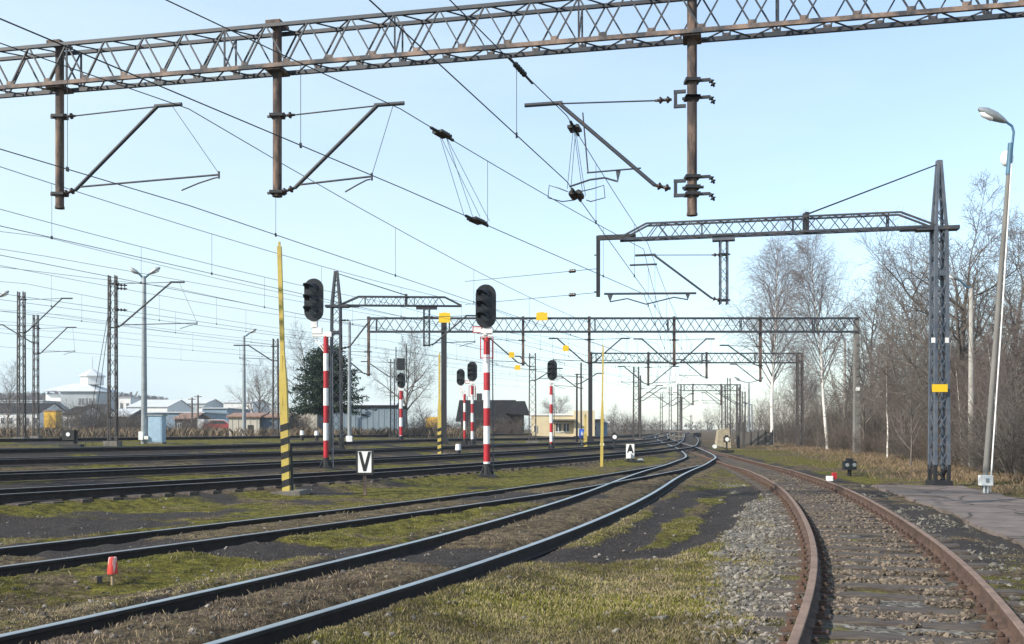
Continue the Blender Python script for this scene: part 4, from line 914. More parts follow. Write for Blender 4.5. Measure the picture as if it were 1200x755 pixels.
# blue and white far sign
bp = GY(682, 70); r = thing('trackside_board', 'small blue board between the thin posts and yellow stub', 'sign', tuple(bp)); MB().tube([bp, (bp.x, bp.y, bp.z + .5)], .05, 6).build('post', M['galv'], r)
MB().box(at(682, 508, 70), (.42, .03, .62)).build('panel', [mat('sign_blue', (.03, .12, .5), .5)], r); MB().prism([(-.1, -.15), (.1, -.15), (0, .18)], at(682, 508, 69.96), (1, 0, 0), (0, 0, 1), .02).build('symbol', M['white'], r)
for px, py, Y, lb in ((113*1+241, 510, 62, 'left white capped stub before the long shed'), (371, 511, 62, 'right white capped stub before the long shed'), (537, 529, 46, 'small white stone lying between the middle tracks')):
    bp = GY(px, Y); r = thing('marker_stub', lb, 'marker', tuple(bp), 'small white markers'); MB().tube([bp, (bp.x, bp.y, bp.z + .35)], .11, 8).build('body', M['dark'], r); MB().tube([(bp.x, bp.y, bp.z + .34), (bp.x, bp.y, bp.z + .62)], [.14, .12], 10).build('cap', M['white'], r)
def edge_x(Y): return np.interp(Y, [22, 25, 33, 40, 50, 62, 80, 98, 130], [13.3, 13.9, 15.0, 16.4, 18.6, 21.3, 23.6, 25.3, 28])
# ------------------------------------------------------------------ buildings
def bm(name, c, **k): 
    if name not in M: M[name] = mat(name, c, **k)
    return M[name]
bm('cream_wall', (.62, .52, .33), var=.06, scale=1.5); bm('white_wall', (.72, .71, .68), var=.05, scale=.6); bm('grey_wall', (.33, .36, .37), var=.08, scale=.7)
bm('tin_blue', (.14, .19, .23), c2=(.22, .27, .3), scale=1.2, stretch=(3, 3, .3)); bm('tin_beige', (.40, .37, .31), c2=(.52, .48, .40), scale=1.5, stretch=(3, 3, .4)); bm('tin_greyblue', (.10, .14, .18), c2=(.17, .21, .25), scale=1.2, stretch=(4, 4, .3))
bm('roof_rust', (.2, .11, .08), c2=(.3, .19, .14), scale=2); bm('roof_dark', (.014, .014, .015), c2=(.028, .027, .028), scale=2, rough=.97, spec=.1); bm('wall_dark', (.028, .026, .025), var=.2, scale=2)
bm('roof_pale', (.5, .52, .53), var=.06, scale=.4); bm('stone', (.25, .21, .14), c2=(.4, .34, .24), scale=2.5, bump=.5); bm('wood_dark', (.06, .055, .05), var=.3, scale=3, stretch=(4, 4, .3))
bm('truck_yellow', (.65, .38, .03)); bm('car_red', (.36, .05, .05), rough=.3); bm('car_white', (.7, .7, .7), rough=.3); bm('car_dark', (.03, .03, .035), rough=.3); bm('tyre', (.015, .015, .015)); bm('blue_hall', (.2, .27, .33), var=.08, scale=.6)
def block(label, pxa, pxb, py_top, Y, depth, wall, roof, cat='building', name='building', pitch=0., roof_axis='x', rot=0., left=None, windows=(), over=.25, base=None, chimney=None, door=None, grp=None, gable=None, corr=False):
    """rectangular building seen between two photo columns at distance Y; windows: (u0,u1,v0,v1) fractions of the front"""
    A = GY(pxa, Y); B = GY(pxb, Y); W_ = (B - A).length; cx = (A.x + B.x) / 2; z0 = min(zf(A.x, Y), zf(B.x, Y + depth)) if base is None else base
    h = at(pxa, py_top, Y).z - z0; r = thing(name, label, cat, (cx, Y + depth / 2, z0), grp); c, s = math.cos(rot), math.sin(rot); ox, oy = cx, Y
    def P(x, y, z): return Vector((ox + x * c - y * s, oy + x * s + y * c, z0 + z))
    def bx(b, x0, x1, y0, y1, za, zb_, mi=0): return b.hexa([P(x0, y0, za), P(x1, y0, za), P(x1, y1, za), P(x0, y1, za)], [P(x0, y0, zb_), P(x1, y0, zb_), P(x1, y1, zb_), P(x0, y1, zb_)], mi)
    w2 = W_ / 2; b = MB(); bx(b, -w2, w2, 0, depth, -.4, h)
    if pitch and roof_axis == 'x': b.add([P(-w2 + .01, 0, h), P(-w2 + .01, depth, h), P(-w2 + .01, depth / 2, h + pitch), P(w2 - .01, 0, h), P(w2 - .01, depth, h), P(w2 - .01, depth / 2, h + pitch)], [(0, 2, 1), (3, 4, 5)])
    if pitch and roof_axis == 'y': b.add([P(-w2, .01, h), P(w2, .01, h), P(0, .01, h + pitch)], [(0, 1, 2)])
    if corr:
        n = max(4, int(W_ / .5))
        for i in range(n): x = -w2 + W_ * (i + .5) / n; bx(b, x - .04, x + .04, -.03, 0.01, 0, h)
    b.build('wall', wall, r)
    if left is not None:
        b = MB(); bx(b, -w2 - .03, -w2 + .002, .02, depth - .02, -.3, h - .02); b.build('side_wall', left, r)
    b = MB(); o = over
    if pitch and roof_axis == 'x':
        sl = pitch / (depth / 2); t = .12
        for sg in (0, 1):
            ya, yb = (-o, depth / 2) if sg == 0 else (depth + o, depth / 2); za = h - o * sl + .01; zb_ = h + pitch + .01
            b.hexa([P(-w2 - o, ya, za), P(w2 + o, ya, za), P(w2 + o, yb, zb_), P(-w2 - o, yb, zb_)], [P(-w2 - o, ya, za + t), P(w2 + o, ya, za + t), P(w2 + o, yb, zb_ + t), P(-w2 - o, yb, zb_ + t)])
    elif pitch:
        sl = pitch / w2; t = .12
        for sg in (-1, 1):
            xa = sg * (w2 + o); za = h - o * sl + .01; zb_ = h + pitch + .01
            b.hexa([P(xa, -o, za), P(xa, depth + o, za), P(0, depth + o, zb_), P(0, -o, zb_)], [P(xa, -o, za + t), P(xa, depth + o, za + t), P(0, depth + o, zb_ + t), P(0, -o, zb_ + t)])
    else: bx(b, -w2 - o, w2 + o, -o, depth + o, h + .004, h + .2)
    rf = b.build('roof', roof, r)
    if chimney: b = MB(); bx(b, chimney * w2 - .3, chimney * w2 + .3, depth / 2 - .3, depth / 2 + .3, h, h + pitch + .9); b.build('chimney', M['wall_dark'], rf)
    for (u0, u1, v0, v1) in windows:
        b = MB(); bx(b, -w2 + u0 * W_, -w2 + u1 * W_, -.05, .01, v0 * h, v1 * h); wn = b.build('window', M['glass'], r)
        b = MB(); m_ = .03 * W_ * (u1 - u0) + .03; x0, x1 = -w2 + u0 * W_, -w2 + u1 * W_
        for q in ((x0 - m_, x0, v0 * h - m_, v1 * h + m_), (x1, x1 + m_, v0 * h - m_, v1 * h + m_), (x0, x1, v1 * h, v1 * h + m_), (x0, x1, v0 * h - m_, v0 * h), ((x0 + x1) / 2 - m_ / 2, (x0 + x1) / 2 + m_ / 2, v0 * h + .01, v1 * h - .01)): bx(b, q[0], q[1], -.09, .005, q[2], q[3])
        b.build('frame', M['white'], wn)
    if door: b = MB(); bx(b, -w2 + door[0] * W_, -w2 + door[1] * W_, -.04, .01, 0, door[2] * h); b.build('door', M['wall_dark'], r)
    return r, P, h, w2
# tin shed with beige end and blue front
r, P, h, w2 = block('small tin shed with beige left half and low rusty roof', 268, 304, 489, 87, 5, M['tin_beige'], M['roof_rust'], 'shed', 'shed', pitch=.3, windows=(), corr=True, over=.2, door=(.62, .8, .6))
block('low blue grey tin shed adjoining the beige one', 304.5, 337, 489.5, 87.5, 4.5, M['tin_greyblue'], M['roof_rust'], 'shed', 'shed', pitch=.28, corr=True, over=.2)
block('long grey blue sheet metal shed behind the conifer', 372, 467, 477.5, 90, 6, M['tin_blue'], M['roof_dark'], 'shed', 'shed', left=M['tin_beige'], corr=True, over=.15)
block('cream shed end wall at the left of the long shed', 353, 371.5, 479, 89.5, 6, M['tin_beige'], M['roof_dark'], 'shed', 'shed', over=.12)
# dark house: hipped end gable at right
r, P, h, w2 = block('dark old house with steep black roof behind the twin signals', 540, 597, 491, 112, 6.5, M['wall_dark'], M['roof_dark'], 'house', 'house', pitch=2.1, chimney=-.35, rot=-.06, over=.55, windows=((.12, .2, .3, .75), (.4, .48, .3, .75)))
b = MB(); b.hexa([P(w2 - .5, -1.2, h + .6), P(w2 + 2.2, -1.2, h + .4), P(w2 + 2.2, 4, h + .4), P(w2 - .5, 4, h + .6)], [P(w2 - .5, 1.2, h + 2.05), P(w2 + 1.7, 1.2, h + 2.05), P(w2 + 1.7, 1.6, h + 2.05), P(w2 - .5, 1.6, h + 2.05)]); b.build('roof', M['roof_dark'], r)
b = MB(); b.hexa([P(w2, .3, -.3), P(w2 + 1.5, .3, -.3), P(w2 + 1.5, 3.5, -.3), P(w2, 3.5, -.3)], [P(w2, .3, h + .6), P(w2 + 1.5, .3, h + .6), P(w2 + 1.5, 3.5, h + .6), P(w2, 3.5, h + .6)]); b.build('wall', M['wall_dark'], r)
# cream flat-roofed building: tall left part, lower right
r, P, h, w2 = block('cream flat roofed station building right of the dark house', 624, 672, 487, 104, 7, M['cream_wall'], M['white_wall'], 'building', 'building', over=.1, windows=((.04, .1, .2, .5),))
b = MB(); b.hexa([P(w2, -.5, 0), P(w2 + 2.2, -.5, 0), P(w2 + 2.2, 6, 0), P(w2, 6, 0)], [P(w2, -.5, h + .5), P(w2 + 2.2, -.5, h + .5), P(w2 + 2.2, 6, h + .5), P(w2, 6, h + .5)]); b.build('annex', M['cream_wall'], r)
for x in (w2 - 1.6, w2 - .75):
    b = MB(); b.box(P(x, -.03, h * .42), (.55, .06, h * .4)); wn = b.build('window', M['glass'], r); b = MB(); b.box(P(x, -.05, h * .42 + h * .22), (.75, .06, .1)); b.box(P(x, -.055, h * .42), (.07, .05, h * .44 - .1)); b.box(P(x, -.05, h * .42 - h * .22), (.75, .06, .1)); b.build('frame', M['white'], wn)
b = MB(); b.box(P(w2 - 1.2, -.6, h * .78), (2.6, 1.2, .14)); b.build('canopy', M['concdark'], r)
block('small grey flat building behind the portal leg', 692, 706, 493.5, 108, 5, M['grey_wall'], M['roof_rust'], 'building', 'building', windows=((.2, .5, .4, .7),))
block('pale blue grey kiosk behind the thin yellow pole', 707, 712, 496, 110, 3, M['cabblue'], M['roof_pale'], 'kiosk', 'kiosk')
# large white public building on the slope
Y = 300; r, P, h, w2 = block('large white building with a small domed turret on the far slope', 71, 113, 459, Y, 16, M['grey_wall'], M['roof_pale'], over=.8, base=2.0, windows=[(u, u + .07, .62, .82) for u in (.5, .6, .7, .8, .9)] + [(u, u + .05, .3, .45) for u in (.1, .2, .3, .4, .55, .65, .75)])  # grey wall colour paints in the shaded face of the white building
b = MB(); b.hexa([P(-w2 - 5, 1, -1), P(-w2, 1, -1), P(-w2, 14, -1), P(-w2 - 5, 14, -1)], [P(-w2 - 5, 1, h - .8), P(-w2, 1, h - .8), P(-w2, 14, h - .8), P(-w2 - 5, 14, h - .8)]); b.build('wing', M['white_wall'], r)  # left part kept white as the painted sunlit face
b = MB(); b.hexa([P(-w2 - 6, -.8, h + .2), P(w2 + .8, -.8, h + .2), P(w2 + .8, 16.8, h + .2), P(-w2 - 6, 16.8, h + .2)], [P(-w2 + 1, 5, h + 2.6), P(w2 - 5, 5, h + 2.6), P(w2 - 5, 11, h + 2.6), P(-w2 + 1, 11, h + 2.6)]); b.build('roof', M['roof_pale'], r)
tc = P(w2 * .15, 8, h + 2.4); b = MB(); b.tube([tc, tc + Vector((0, 0, 2.6))], 3.6, 8, smooth=False); tu = b.build('turret', M['white_wall'], r)
b = MB(); b.tube([tc + Vector((0, 0, 2.5)), tc + Vector((0, 0, 2.8)), tc + Vector((0, 0, 3.7)), tc + Vector((0, 0, 4.6)), tc + Vector((0, 0, 5.0))], [4.2, 4.1, 2.6, .9, .15], 8, smooth=False); b.tube([tc + Vector((0, 0, 4.8)), tc + Vector((0, 0, 8.6))], .12, 6); b.build('dome', M['roof_pale'], tu)
# halls and houses of the town
for pxa, pxb, pt, Y, dp, wl, rf, lb, pi in (
    (-60, 50, 470, 290, 25, 'grey_wall', 'roof_pale', 'long pale hall at the far left below the hill', 0), (-30, 46, 484, 215, 14, 'white_wall', 'roof_dark', 'low white house row behind the leftmost masts', 2.2),
    (74, 92, 486, 190, 12, 'white_wall', 'roof_dark', 'white gabled house below the turret building', 1.6), (93, 113, 484, 210, 10, 'grey_wall', 'roof_dark', 'grey house right of the white gabled house', 1.8),
    (139, 153, 466, 330, 10, 'white_wall', 'roof_pale', 'small tall white block behind the pale warehouses', 0), (150, 196, 477, 250, 20, 'white_wall', 'roof_pale', 'white roofed warehouse left of the blue cabinet', 2.),
    (196, 240, 473, 300, 20, 'grey_wall', 'roof_pale', 'grey warehouse with pale roof behind the poles', 1.6), (170, 238, 484, 170, 14, 'blue_hall', 'roof_pale', 'low blue hall with white roof edge', 0),
    (238, 266, 479, 200, 18, 'blue_hall', 'roof_pale', 'blue grey warehouse left of the tin shed', 0), (262, 296, 472, 290, 20, 'white_wall', 'roof_pale', 'white hall behind the tin shed', 1.2), (232, 237, 477, 205, 6, 'white_wall', 'roof_pale', 'narrow white building beside the right timber pole', 0),
    (128, 150, 488, 160, 10, 'wall_dark', 'roof_pale', 'small brown house behind the red car', 1.2), (205, 226, 491, 150, 8, 'wall_dark', 'roof_rust', 'low brown outbuilding behind the timber poles', .8),
    (420, 460, 478, 170, 12, 'white_wall', 'roof_pale', 'white hall peeping over the long shed', 1.)):
    n = max(2, int((pxb - pxa) / 9)); block(lb, pxa, pxb, pt, Y, dp, M[wl], M[rf], pitch=pi, windows=[((i + .3) / n, (i + .7) / n, .35, .7) for i in range(n)] if wl != 'blue_hall' else (), over=.3)
p = GY(62, 150); r = thing('container', 'yellow box container in the dry grass by the left masts', 'container', tuple(p)); MB().box((p.x, p.y, p.z + 1.6), (1.8, 2, 3.6)).build('body', M['truck_yellow'], r); MB().box((p.x, p.y, p.z + 3.45), (2.0, 2.2, .14)).build('lid', M['roof_rust'], r)
# stone pillar and dark fence at the bend
p = GY(848, 81); r = thing('stone_pillar', 'yellowish rough stone pillar beside the bend of the tracks', 'pillar', tuple(p)); b = MB(); b.hexa([(p.x - .7, p.y - .4, p.z - .2), (p.x + .55, p.y - .4, p.z - .2), (p.x + .55, p.y + .5, p.z - .2), (p.x - .7, p.y + .5, p.z - .2)], [(p.x - .5, p.y - .35, p.z + 1.5), (p.x + .4, p.y - .35, p.z + 1.65), (p.x + .4, p.y + .4, p.z + 1.6), (p.x - .5, p.y + .4, p.z + 1.4)]); b.build('shaft', M['stone'], r)
for dx in (1.3, 1.75): MB().box((p.x + dx, p.y + .4, p.z + .95), (.2, .2, 2.3)).build('post', M['wood_dark'], r)
A = GY(863, 92); B = GY(905, 90); r = thing('board_fence', 'dark board fence right of the stone pillar', 'fence', tuple(A)); b = MB(); b.beam((A.x, A.y, A.z + .65), (B.x, B.y, B.z + .65), .06, 1.3); b.build('boards', M['wood_dark'], r)
for i in range(6): q = A.lerp(B, i / 5); MB().box((q.x, q.y - .08, q.z + .7), (.12, .1, 1.6)).build('post', M['wood_dark'], r)
A = GY(785, 108); B = GY(801, 106); r = thing('barrier_fence', 'low pale barrier beside the far rails', 'fence', tuple(A)); b = MB()
for z in (.45, .95): b.beam((A.x, A.y, A.z + z), (B.x, B.y, B.z + z), .09)
b.build('rails', M['concdark'], r)
for i in range(4): q = A.lerp(B, i / 3); MB().box((q.x, q.y, q.z + .5), (.12, .12, 1.1)).build('post', M['concdark'], r)
# vehicles
def car(label, px, Y, rot, body, L_=4.3, W_=1.7, H_=1.45, van=False, z=0):
    p = GY(px, Y); p.z += z; r = thing('parked_car', label, 'car', tuple(p)); c, s = math.cos(rot), math.sin(rot)
    def P(x, y, z): return Vector((p.x + x * c - y * s, p.y + x * s + y * c, p.z + z))
    if van: side = [(-2.2, .35), (2.2, .35), (2.25, .9), (1.75, 1.15), (1.2, 1.95), (-2.15, 2.0), (-2.25, .9)]; gl = [(1.05, 1.15), (.75, 1.75), (-.1, 1.8), (-.1, 1.15)]
    else: side = [(-2.1, .35), (2.1, .35), (2.15, .65), (1.95, .85), (.95, .95), (.35, 1.42), (-1.1, 1.45), (-1.75, 1.0), (-2.1, .95), (-2.15, .6)]; gl = [(.75, .97), (.3, 1.35), (-1.0, 1.37), (-1.45, 1.0)]
    ux = Vector((c, s, 0)); uz = Vector((0, 0, 1)); uy = Vector((-s, c, 0))
    MB().prism(side, P(0, 0, 0), ux, uz, W_).build('body', body, r)
    for t in (-1, 1): MB().prism(gl, P(0, 0, 0) + uy * t * (W_ / 2 + .003), ux, uz, .02).build('window', M['glass'], r)
    for x in (-1.35, 1.35):
        for t in (-1, 1):
            q = P(x, t * (W_ / 2 - .05), .32); w_ = MB().tube([q - uy * .1, q + uy * .1], .32, 16).build('wheel', M['tyre'], r); MB().tube([q - uy * .11, q + uy * .11], .18, 10).build('rim', M['galv'], w_)
    for t in (-.6, .6): MB().box(P(2.13, t, .72), (.08, .3, .14), rz=rot).build('headlight', M['lampglass'], r)
    return r
car('red car parked in the brown grass far left', 119, 118, PI + .25, M['car_red']); car('dark car parked right behind the red one', 136, 117, .2, M['car_dark'])
car('red car beside the beige end of the tin shed', 260, 124, .15, M['car_red'], z=.35); car('white van behind the red car by the shed', 253, 132, .1, M['car_white'], van=True); car('white car far behind the twin signals', 523, 150, .1, M['car_white'])
p = GY(509, 170); r = thing('parked_truck', 'yellow truck far behind between shed and dark house', 'truck', tuple(p)); MB().box((p.x - .4, p.y, p.z + 1.8), (2.0, 2., 1.9)).build('box_body', M['truck_yellow'], r); MB().box((p.x + 1.1, p.y, p.z + 1.4), (.9, 1.9, 1.4)).build('cab', M['truck_yellow'], r)
for x in (-.9, 1.):
    for y_ in (-1.05, 1.05): MB().tube([(p.x + x, p.y + y_ - .12, p.z + .5), (p.x + x, p.y + y_ + .12, p.z + .5)], .5, 14).build('wheel', M['tyre'], r)

# ------------------------------------------------------------------ trees
def rv(rr): 
    while True:
        v = Vector((rr.uniform(-1, 1), rr.uniform(-1, 1), rr.uniform(-1, 1)))
        if .05 < v.length < 1: return v.normalized()
class Tree:
    def __init__(s, seed): s.r = random.Random(seed); s.V = [[], []]; s.Fq = [[], []]
    def tube(s, w, pts, rs, n):
        V = s.V[w]; Fq = s.Fq[w]; o = len(V); k = len(pts); x = None
        for i in range(k):
            d = (pts[min(i + 1, k - 1)] - pts[max(i - 1, 0)]).normalized()
            if x is None: x = d.orthogonal().normalized()
            x = (x - d * x.dot(d)); x = x.normalized() if x.length > 1e-5 else d.orthogonal().normalized(); y = d.cross(x)
            for j in range(n):
                t = 2 * PI * j / n; V.append(pts[i] + (x * math.cos(t) + y * math.sin(t)) * rs[i])
        for i in range(k - 1):
            for j in range(n): Fq.append((o + i * n + j, o + i * n + (j + 1) % n, o + (i + 1) * n + (j + 1) % n, o + (i + 1) * n + j))
    def grow(s, p, d, L_, r0, lv, cfg):
        c = cfg[lv]; rr = s.r; n = c['seg']; pts = [p.copy()]; rs = [r0]; q = p.copy(); d = d.normalized()
        for i in range(n):
            d = (d + rv(rr) * c['wob'] + Vector((0, 0, c['up'] * (1 if lv == 0 else (1 + i * c.get('upg', 0)))))).normalized()
            q = q + d * L_ / n; pts.append(q.copy()); rs.append(max(c['rmin'], r0 * (1 - (i + 1) / n * c['tap'])))
        s.tube(0 if lv == 0 else 1, pts, rs, c['n'])
        if lv + 1 < len(cfg):
            m = c['kids']; m = int(m * L_ / c['Lref'] + rr.random()) if c.get('Lref') else m
            az = rr.uniform(0, 6.28)
            for i in range(m):
                t = c['t0'] + (1 - c['t0']) * (i + rr.random()) / m; f = t * n; a = min(int(f), n - 1); bpt = pts[a].lerp(pts[a + 1], f - a); br = rs[a] + (rs[a + 1] - rs[a]) * (f - a)
                dd = (pts[a + 1] - pts[a]).normalized(); az += 2.4 + rr.uniform(-.5, .5); o = dd.orthogonal().normalized(); o = (o * math.cos(az) + dd.cross(o) * math.sin(az))
                an = math.radians(c['ang'] + rr.uniform(-1, 1) * c['angv']); nd = dd * math.cos(an) + o * math.sin(an)
                ln = L_ * c['ratio'] * (c['shape'](t)) * rr.uniform(.7, 1.25)
                s.grow(bpt, nd, ln, min(br * .75, c['rk'] * ln), lv + 1, cfg)
            if lv <= 1 and c.get('tip', 1): s.grow(pts[-1], d, L_ * c['ratio'] * .5, rs[-1], lv + 1, cfg)
def mesh_from(V, Fq, name, m):
    me = bpy.data.meshes.new(name); V = np.array([tuple(v) for v in V], np.float32); Fq = np.array(Fq, np.int32)
    me.vertices.add(len(V)); me.vertices.foreach_set('co', V.ravel()); me.loops.add(Fq.size); me.loops.foreach_set('vertex_index', Fq.ravel()); me.polygons.add(len(Fq)); me.polygons.foreach_set('loop_start', np.arange(0, Fq.size, 4, dtype=np.int32))
    me.polygons.foreach_set('use_smooth', np.ones(len(Fq), bool)); me.materials.append(m); me.update(calc_edges=True); return me
def L0(seg, wob, up, n, kids, ang, angv, ratio, t0, rk, tap=.85, rmin=.02, shape=lambda t: 1, **k): return dict(seg=seg, wob=wob, up=up, n=n, kids=kids, ang=ang, angv=angv, ratio=ratio, t0=t0, rk=rk, tap=tap, rmin=rmin, shape=shape, **k)
def birch(seed, H=16, t0=.3, dens=1.):
    t = Tree(seed)
    cfg = [L0(14, .05, .03, 7, int(54 * dens), 37, 13, .31, t0, .011, .92, .02, lambda u: 1.15 - .85 * u ** 1.5, tip=1),
           L0(6, .11, .07, 4, 9, 38, 15, .5, .2, .010, .8, .010, lambda u: 1.1 - .4 * u, upg=-.35),
           L0(4, .14, -.02, 3, 8, 40, 18, .75, .1, .008, .7, .008, lambda u: 1, upg=.8),
           L0(4, .10, -.16, 3, 0, 0, 0, 0, 0, 0, .6, .006)]
    t.grow(Vector((0, 0, -.2)), Vector((t.r.uniform(-.05, .05), t.r.uniform(-.05, .05), 1)), H, H * .0105, 0, cfg); return t
def broad(seed, H=13, dens=1., spread=50):
    t = Tree(seed)
    cfg = [L0(9, .08, .03, 8, int(15 * dens), spread, 15, .62, .22, .028, .88, .03, lambda u: 1.1 - .6 * u),
           L0(7, .16, .06, 5, int(8 * dens), 48, 15, .5, .2, .018, .8, .014, lambda u: 1.1 - .45 * u),
           L0(5, .17, .04, 4, int(7 * dens), 45, 18, .5, .15, .013, .75, .010, lambda u: 1.1 - .3 * u),
           L0(4, .18, .03, 3, 5, 42, 18, .55, .15, .01, .7, .007, lambda u: 1), L0(3, .18, .02, 3, 0, 0, 0, 0, 0, 0, .5, .006)]
    t.grow(Vector((0, 0, -.2)), Vector((t.r.uniform(-.08, .08), t.r.uniform(-.08, .08), 1)), H * .78, H * .021, 0, cfg); return t
def slim(seed, H=10):
    t = Tree(seed)
    cfg = [L0(10, .07, .04, 6, 26, 40, 15, .36, .18, .02, .9, .016, lambda u: 1.1 - .7 * u), L0(6, .14, .07, 4, 8, 40, 15, .5, .15, .013, .8, .010, lambda u: 1.1 - .4 * u), L0(4, .16, .03, 3, 5, 40, 18, .55, .1, .01, .7, .007, lambda u: 1), L0(3, .15, .0, 3, 0, 0, 0, 0, 0, 0, .5, .006)]
    t.grow(Vector((0, 0, -.2)), Vector((t.r.uniform(-.1, .1), t.r.uniform(-.1, .1), 1)), H, H * .012, 0, cfg); return t
def bush(seed, H=2.6, stems=16, spread=.55):
    t = Tree(seed); rr = t.r
    cfg = [L0(6, .10, .05, 4, 9, 35, 15, .5, .15, .012, .8, .007, lambda u: 1.1 - .5 * u, tip=0), L0(5, .15, .05, 3, 5, 40, 15, .5, .1, .01, .7, .006, lambda u: 1), L0(3, .16, .02, 3, 0, 0, 0, 0, 0, 0, .5, .005)]
    for i in range(stems):
        a = rr.uniform(0, 6.28); q = rr.random() ** .6; t.grow(Vector((math.cos(a) * q * H * .35, math.sin(a) * q * H * .35, -.1)), Vector((math.cos(a) * spread * q + rr.uniform(-.2, .2), math.sin(a) * spread * q + rr.uniform(-.2, .2), 1)), H * rr.uniform(.55, 1.1), .010 + .005 * rr.random(), 0, cfg)
    return t
PROTO = {}
for nm, fn, seeds, bk, tw in (('birch', birch, (1, 2, 3), 'birch', 'twigred'), ('broad', broad, (11, 12, 13), 'bark', 'twig'), ('slim', slim, (21, 22, 23), 'bark', 'twig')):
    for sdd in seeds:
        t = fn(sdd); PROTO.setdefault(nm, []).append((mesh_from(t.V[0], t.Fq[0], nm + '_trunk', M[bk]), mesh_from(t.V[1], t.Fq[1], nm + '_crown', M[tw])))
for sdd in (31, 32, 33, 34):
    t = bush(sdd); PROTO.setdefault('bush', []).append((mesh_from(t.V[0], t.Fq[0], 'shrub_stems', M['shrub' if sdd % 2 else 'shrubgrey']), mesh_from(t.V[1], t.Fq[1], 'shrub_twigs', M['shrub' if sdd % 2 else 'shrubgrey'])))
H0 = dict(birch=16, broad=13, slim=11, bush=2.6)
def plant(kind, i, name, label, cat, x, y, H, grp, rz=None, wide=1., lean=(0, 0)):
    r = thing(name, label, cat, (x, y, zf(x, y) - .05), grp); s = H / H0[kind]; r.scale = (s * wide, s * wide, s); r.rotation_euler = (lean[0], lean[1], random.uniform(0, 6.28) if rz is None else rz)
    for me, nm in zip(PROTO[kind][i % len(PROTO[kind])], ('stems', 'twigs') if kind == 'bush' else ('trunk', 'crown')):
        o = bpy.data.objects.new(nm, me); COL.objects.link(o); o.parent = r
    return r
GT = 'bare trees on the right of the tracks'
def TP(kind, i, name, px, Y, pt, label, grp=GT, wide=1., rz=None, lean=(0, 0)):
    p = GY(px, Y); H = (at(px, pt, Y).z - p.z); return plant(kind, i, name, label, 'tree', p.x, Y, H, grp, rz, wide, lean)
TP('birch', 0, 'birch_tree', 905, 98, 292, 'tall white trunked birch nearest the vanishing tracks', wide=.95)
TP('birch', 1, 'birch_tree', 970, 78, 283, 'tallest birch with a slanting white trunk behind the portal end', wide=.82, lean=(0, -.03))
TP('slim', 0, 'slender_tree', 1022, 82, 318, 'bare dark crowned tree right of the tallest birch', wide=1.3)
TP('birch', 2, 'birch_tree', 936, 118, 410, 'smaller birch standing between the two tall birches')
TP('slim', 1, 'birch_sapling', 958, 66, 455, 'short leaning white stem at the foot of the tallest birch', wide=.4)
TP('broad', 0, 'bare_tree', 1130, 46, 232, 'large spreading bare tree right behind the blue grey boom mast', wide=1.0)
TP('broad', 1, 'bare_tree', 1185, 50, 262, 'wide bare tree cut by the right edge of the view', wide=1.1)
TP('slim', 2, 'slender_tree', 1062, 60, 330, 'slender bare tree just left of the blue grey boom mast', wide=1.1)
TP('broad', 2, 'bare_tree', 1075, 75, 300, 'mid sized bare tree between birches and boom mast', wide=.9)
rr = random.Random(5); n = 0
while n < 52:
    Y = 36 + 94 * rr.random() ** 1.5; x0 = float(edge_x(Y)); px_ = rr.uniform(905, 1290); x = (px_ - 600) * Y / F
    if x < x0 + 2.2: continue
    kd = rr.choice(['slim', 'slim', 'broad', 'birch' if rr.random() < .4 else 'slim']); hh = rr.uniform(5, 9) if px_ > 1000 else rr.uniform(6, 10)
    plant(kd, n, 'woodland_tree', 'leafless tree within the dense wood right of the tracks', 'tree', x, Y, hh, 'crowded trees of the wood', wide=rr.uniform(.75, 1.1)); n += 1
for i, (px, Y, pt, lb) in enumerate(((1040, 52, 400, 'thin pale stem in the wood left of the boom mast'), (1067, 40, 395, 'young leaning tree just left of the boom mast foot'), (1128, 44, 420, 'pale stem directly right of the boom mast'), (1012, 66, 380, 'grey stem right beside the portal leg'), (1170, 38, 400, 'grey stem between thin lamp post and leaning lamp'), (1192, 36, 430, 'slanting stem right of the leaning lamp post'))):
    TP('slim' if i % 2 else 'birch', i, 'young_tree', px, Y, pt, lb, wide=.8, lean=(0, random.uniform(-.08, .08)))
n = 0
while n < 190:
    Y = 26 + 95 * rr.random() ** 1.4; edge = float(edge_x(Y)); x = edge + .9 + abs(rr.gauss(0, 1)) * (2.2 + Y * .07)
    if x > .56 * Y + 5: continue
    plant('bush', n, 'brown_shrub', 'bare brown shrub along the edge of the wood', 'shrub', x, Y, rr.uniform(.9, 2.1) + max(0, min(1.4, (x - edge - 2.5) * .3)), 'bare shrubs at the wood edge', wide=rr.uniform(.9, 1.4)); n += 1
# left side trees
TP('slim', 0, 'bare_tree', 358, 110, 388, 'pale bare tree left of the dark conifer', None, wide=1.5); TP('broad', 2, 'bare_tree', 303, 120, 425, 'bare dark tree rising behind the tin shed', None, wide=.9)
TP('broad', 1, 'bare_tree', 476, 100, 390, 'forked bare tree right of the long shed', None, wide=.8); TP('slim', 1, 'bare_tree', 10, 130, 428, 'bare tree beside the leftmost mast', None, wide=1.3)
TP('slim', 2, 'bare_tree', 497, 150, 462, 'reddish young tree behind the dark house', None, wide=1.5); TP('broad', 0, 'bare_tree', 655, 140, 462, 'bare tree behind the cream building', None, wide=1.3); TP('slim', 0, 'bare_tree', 718, 150, 474, 'small bare tree right of the grey flat building', None, wide=1.3)
for i, (px, Y, pt) in enumerate(((830, 170, 478), (842, 150, 472), (858, 160, 474), (822, 190, 492), (890, 150, 470), (770, 200, 488), (868, 145, 482), (752, 210, 492))): TP('slim', i, 'distant_tree', px, Y, pt, 'hazy leafless tree by the vanishing point of the tracks', 'hazy far trees', wide=1.5)
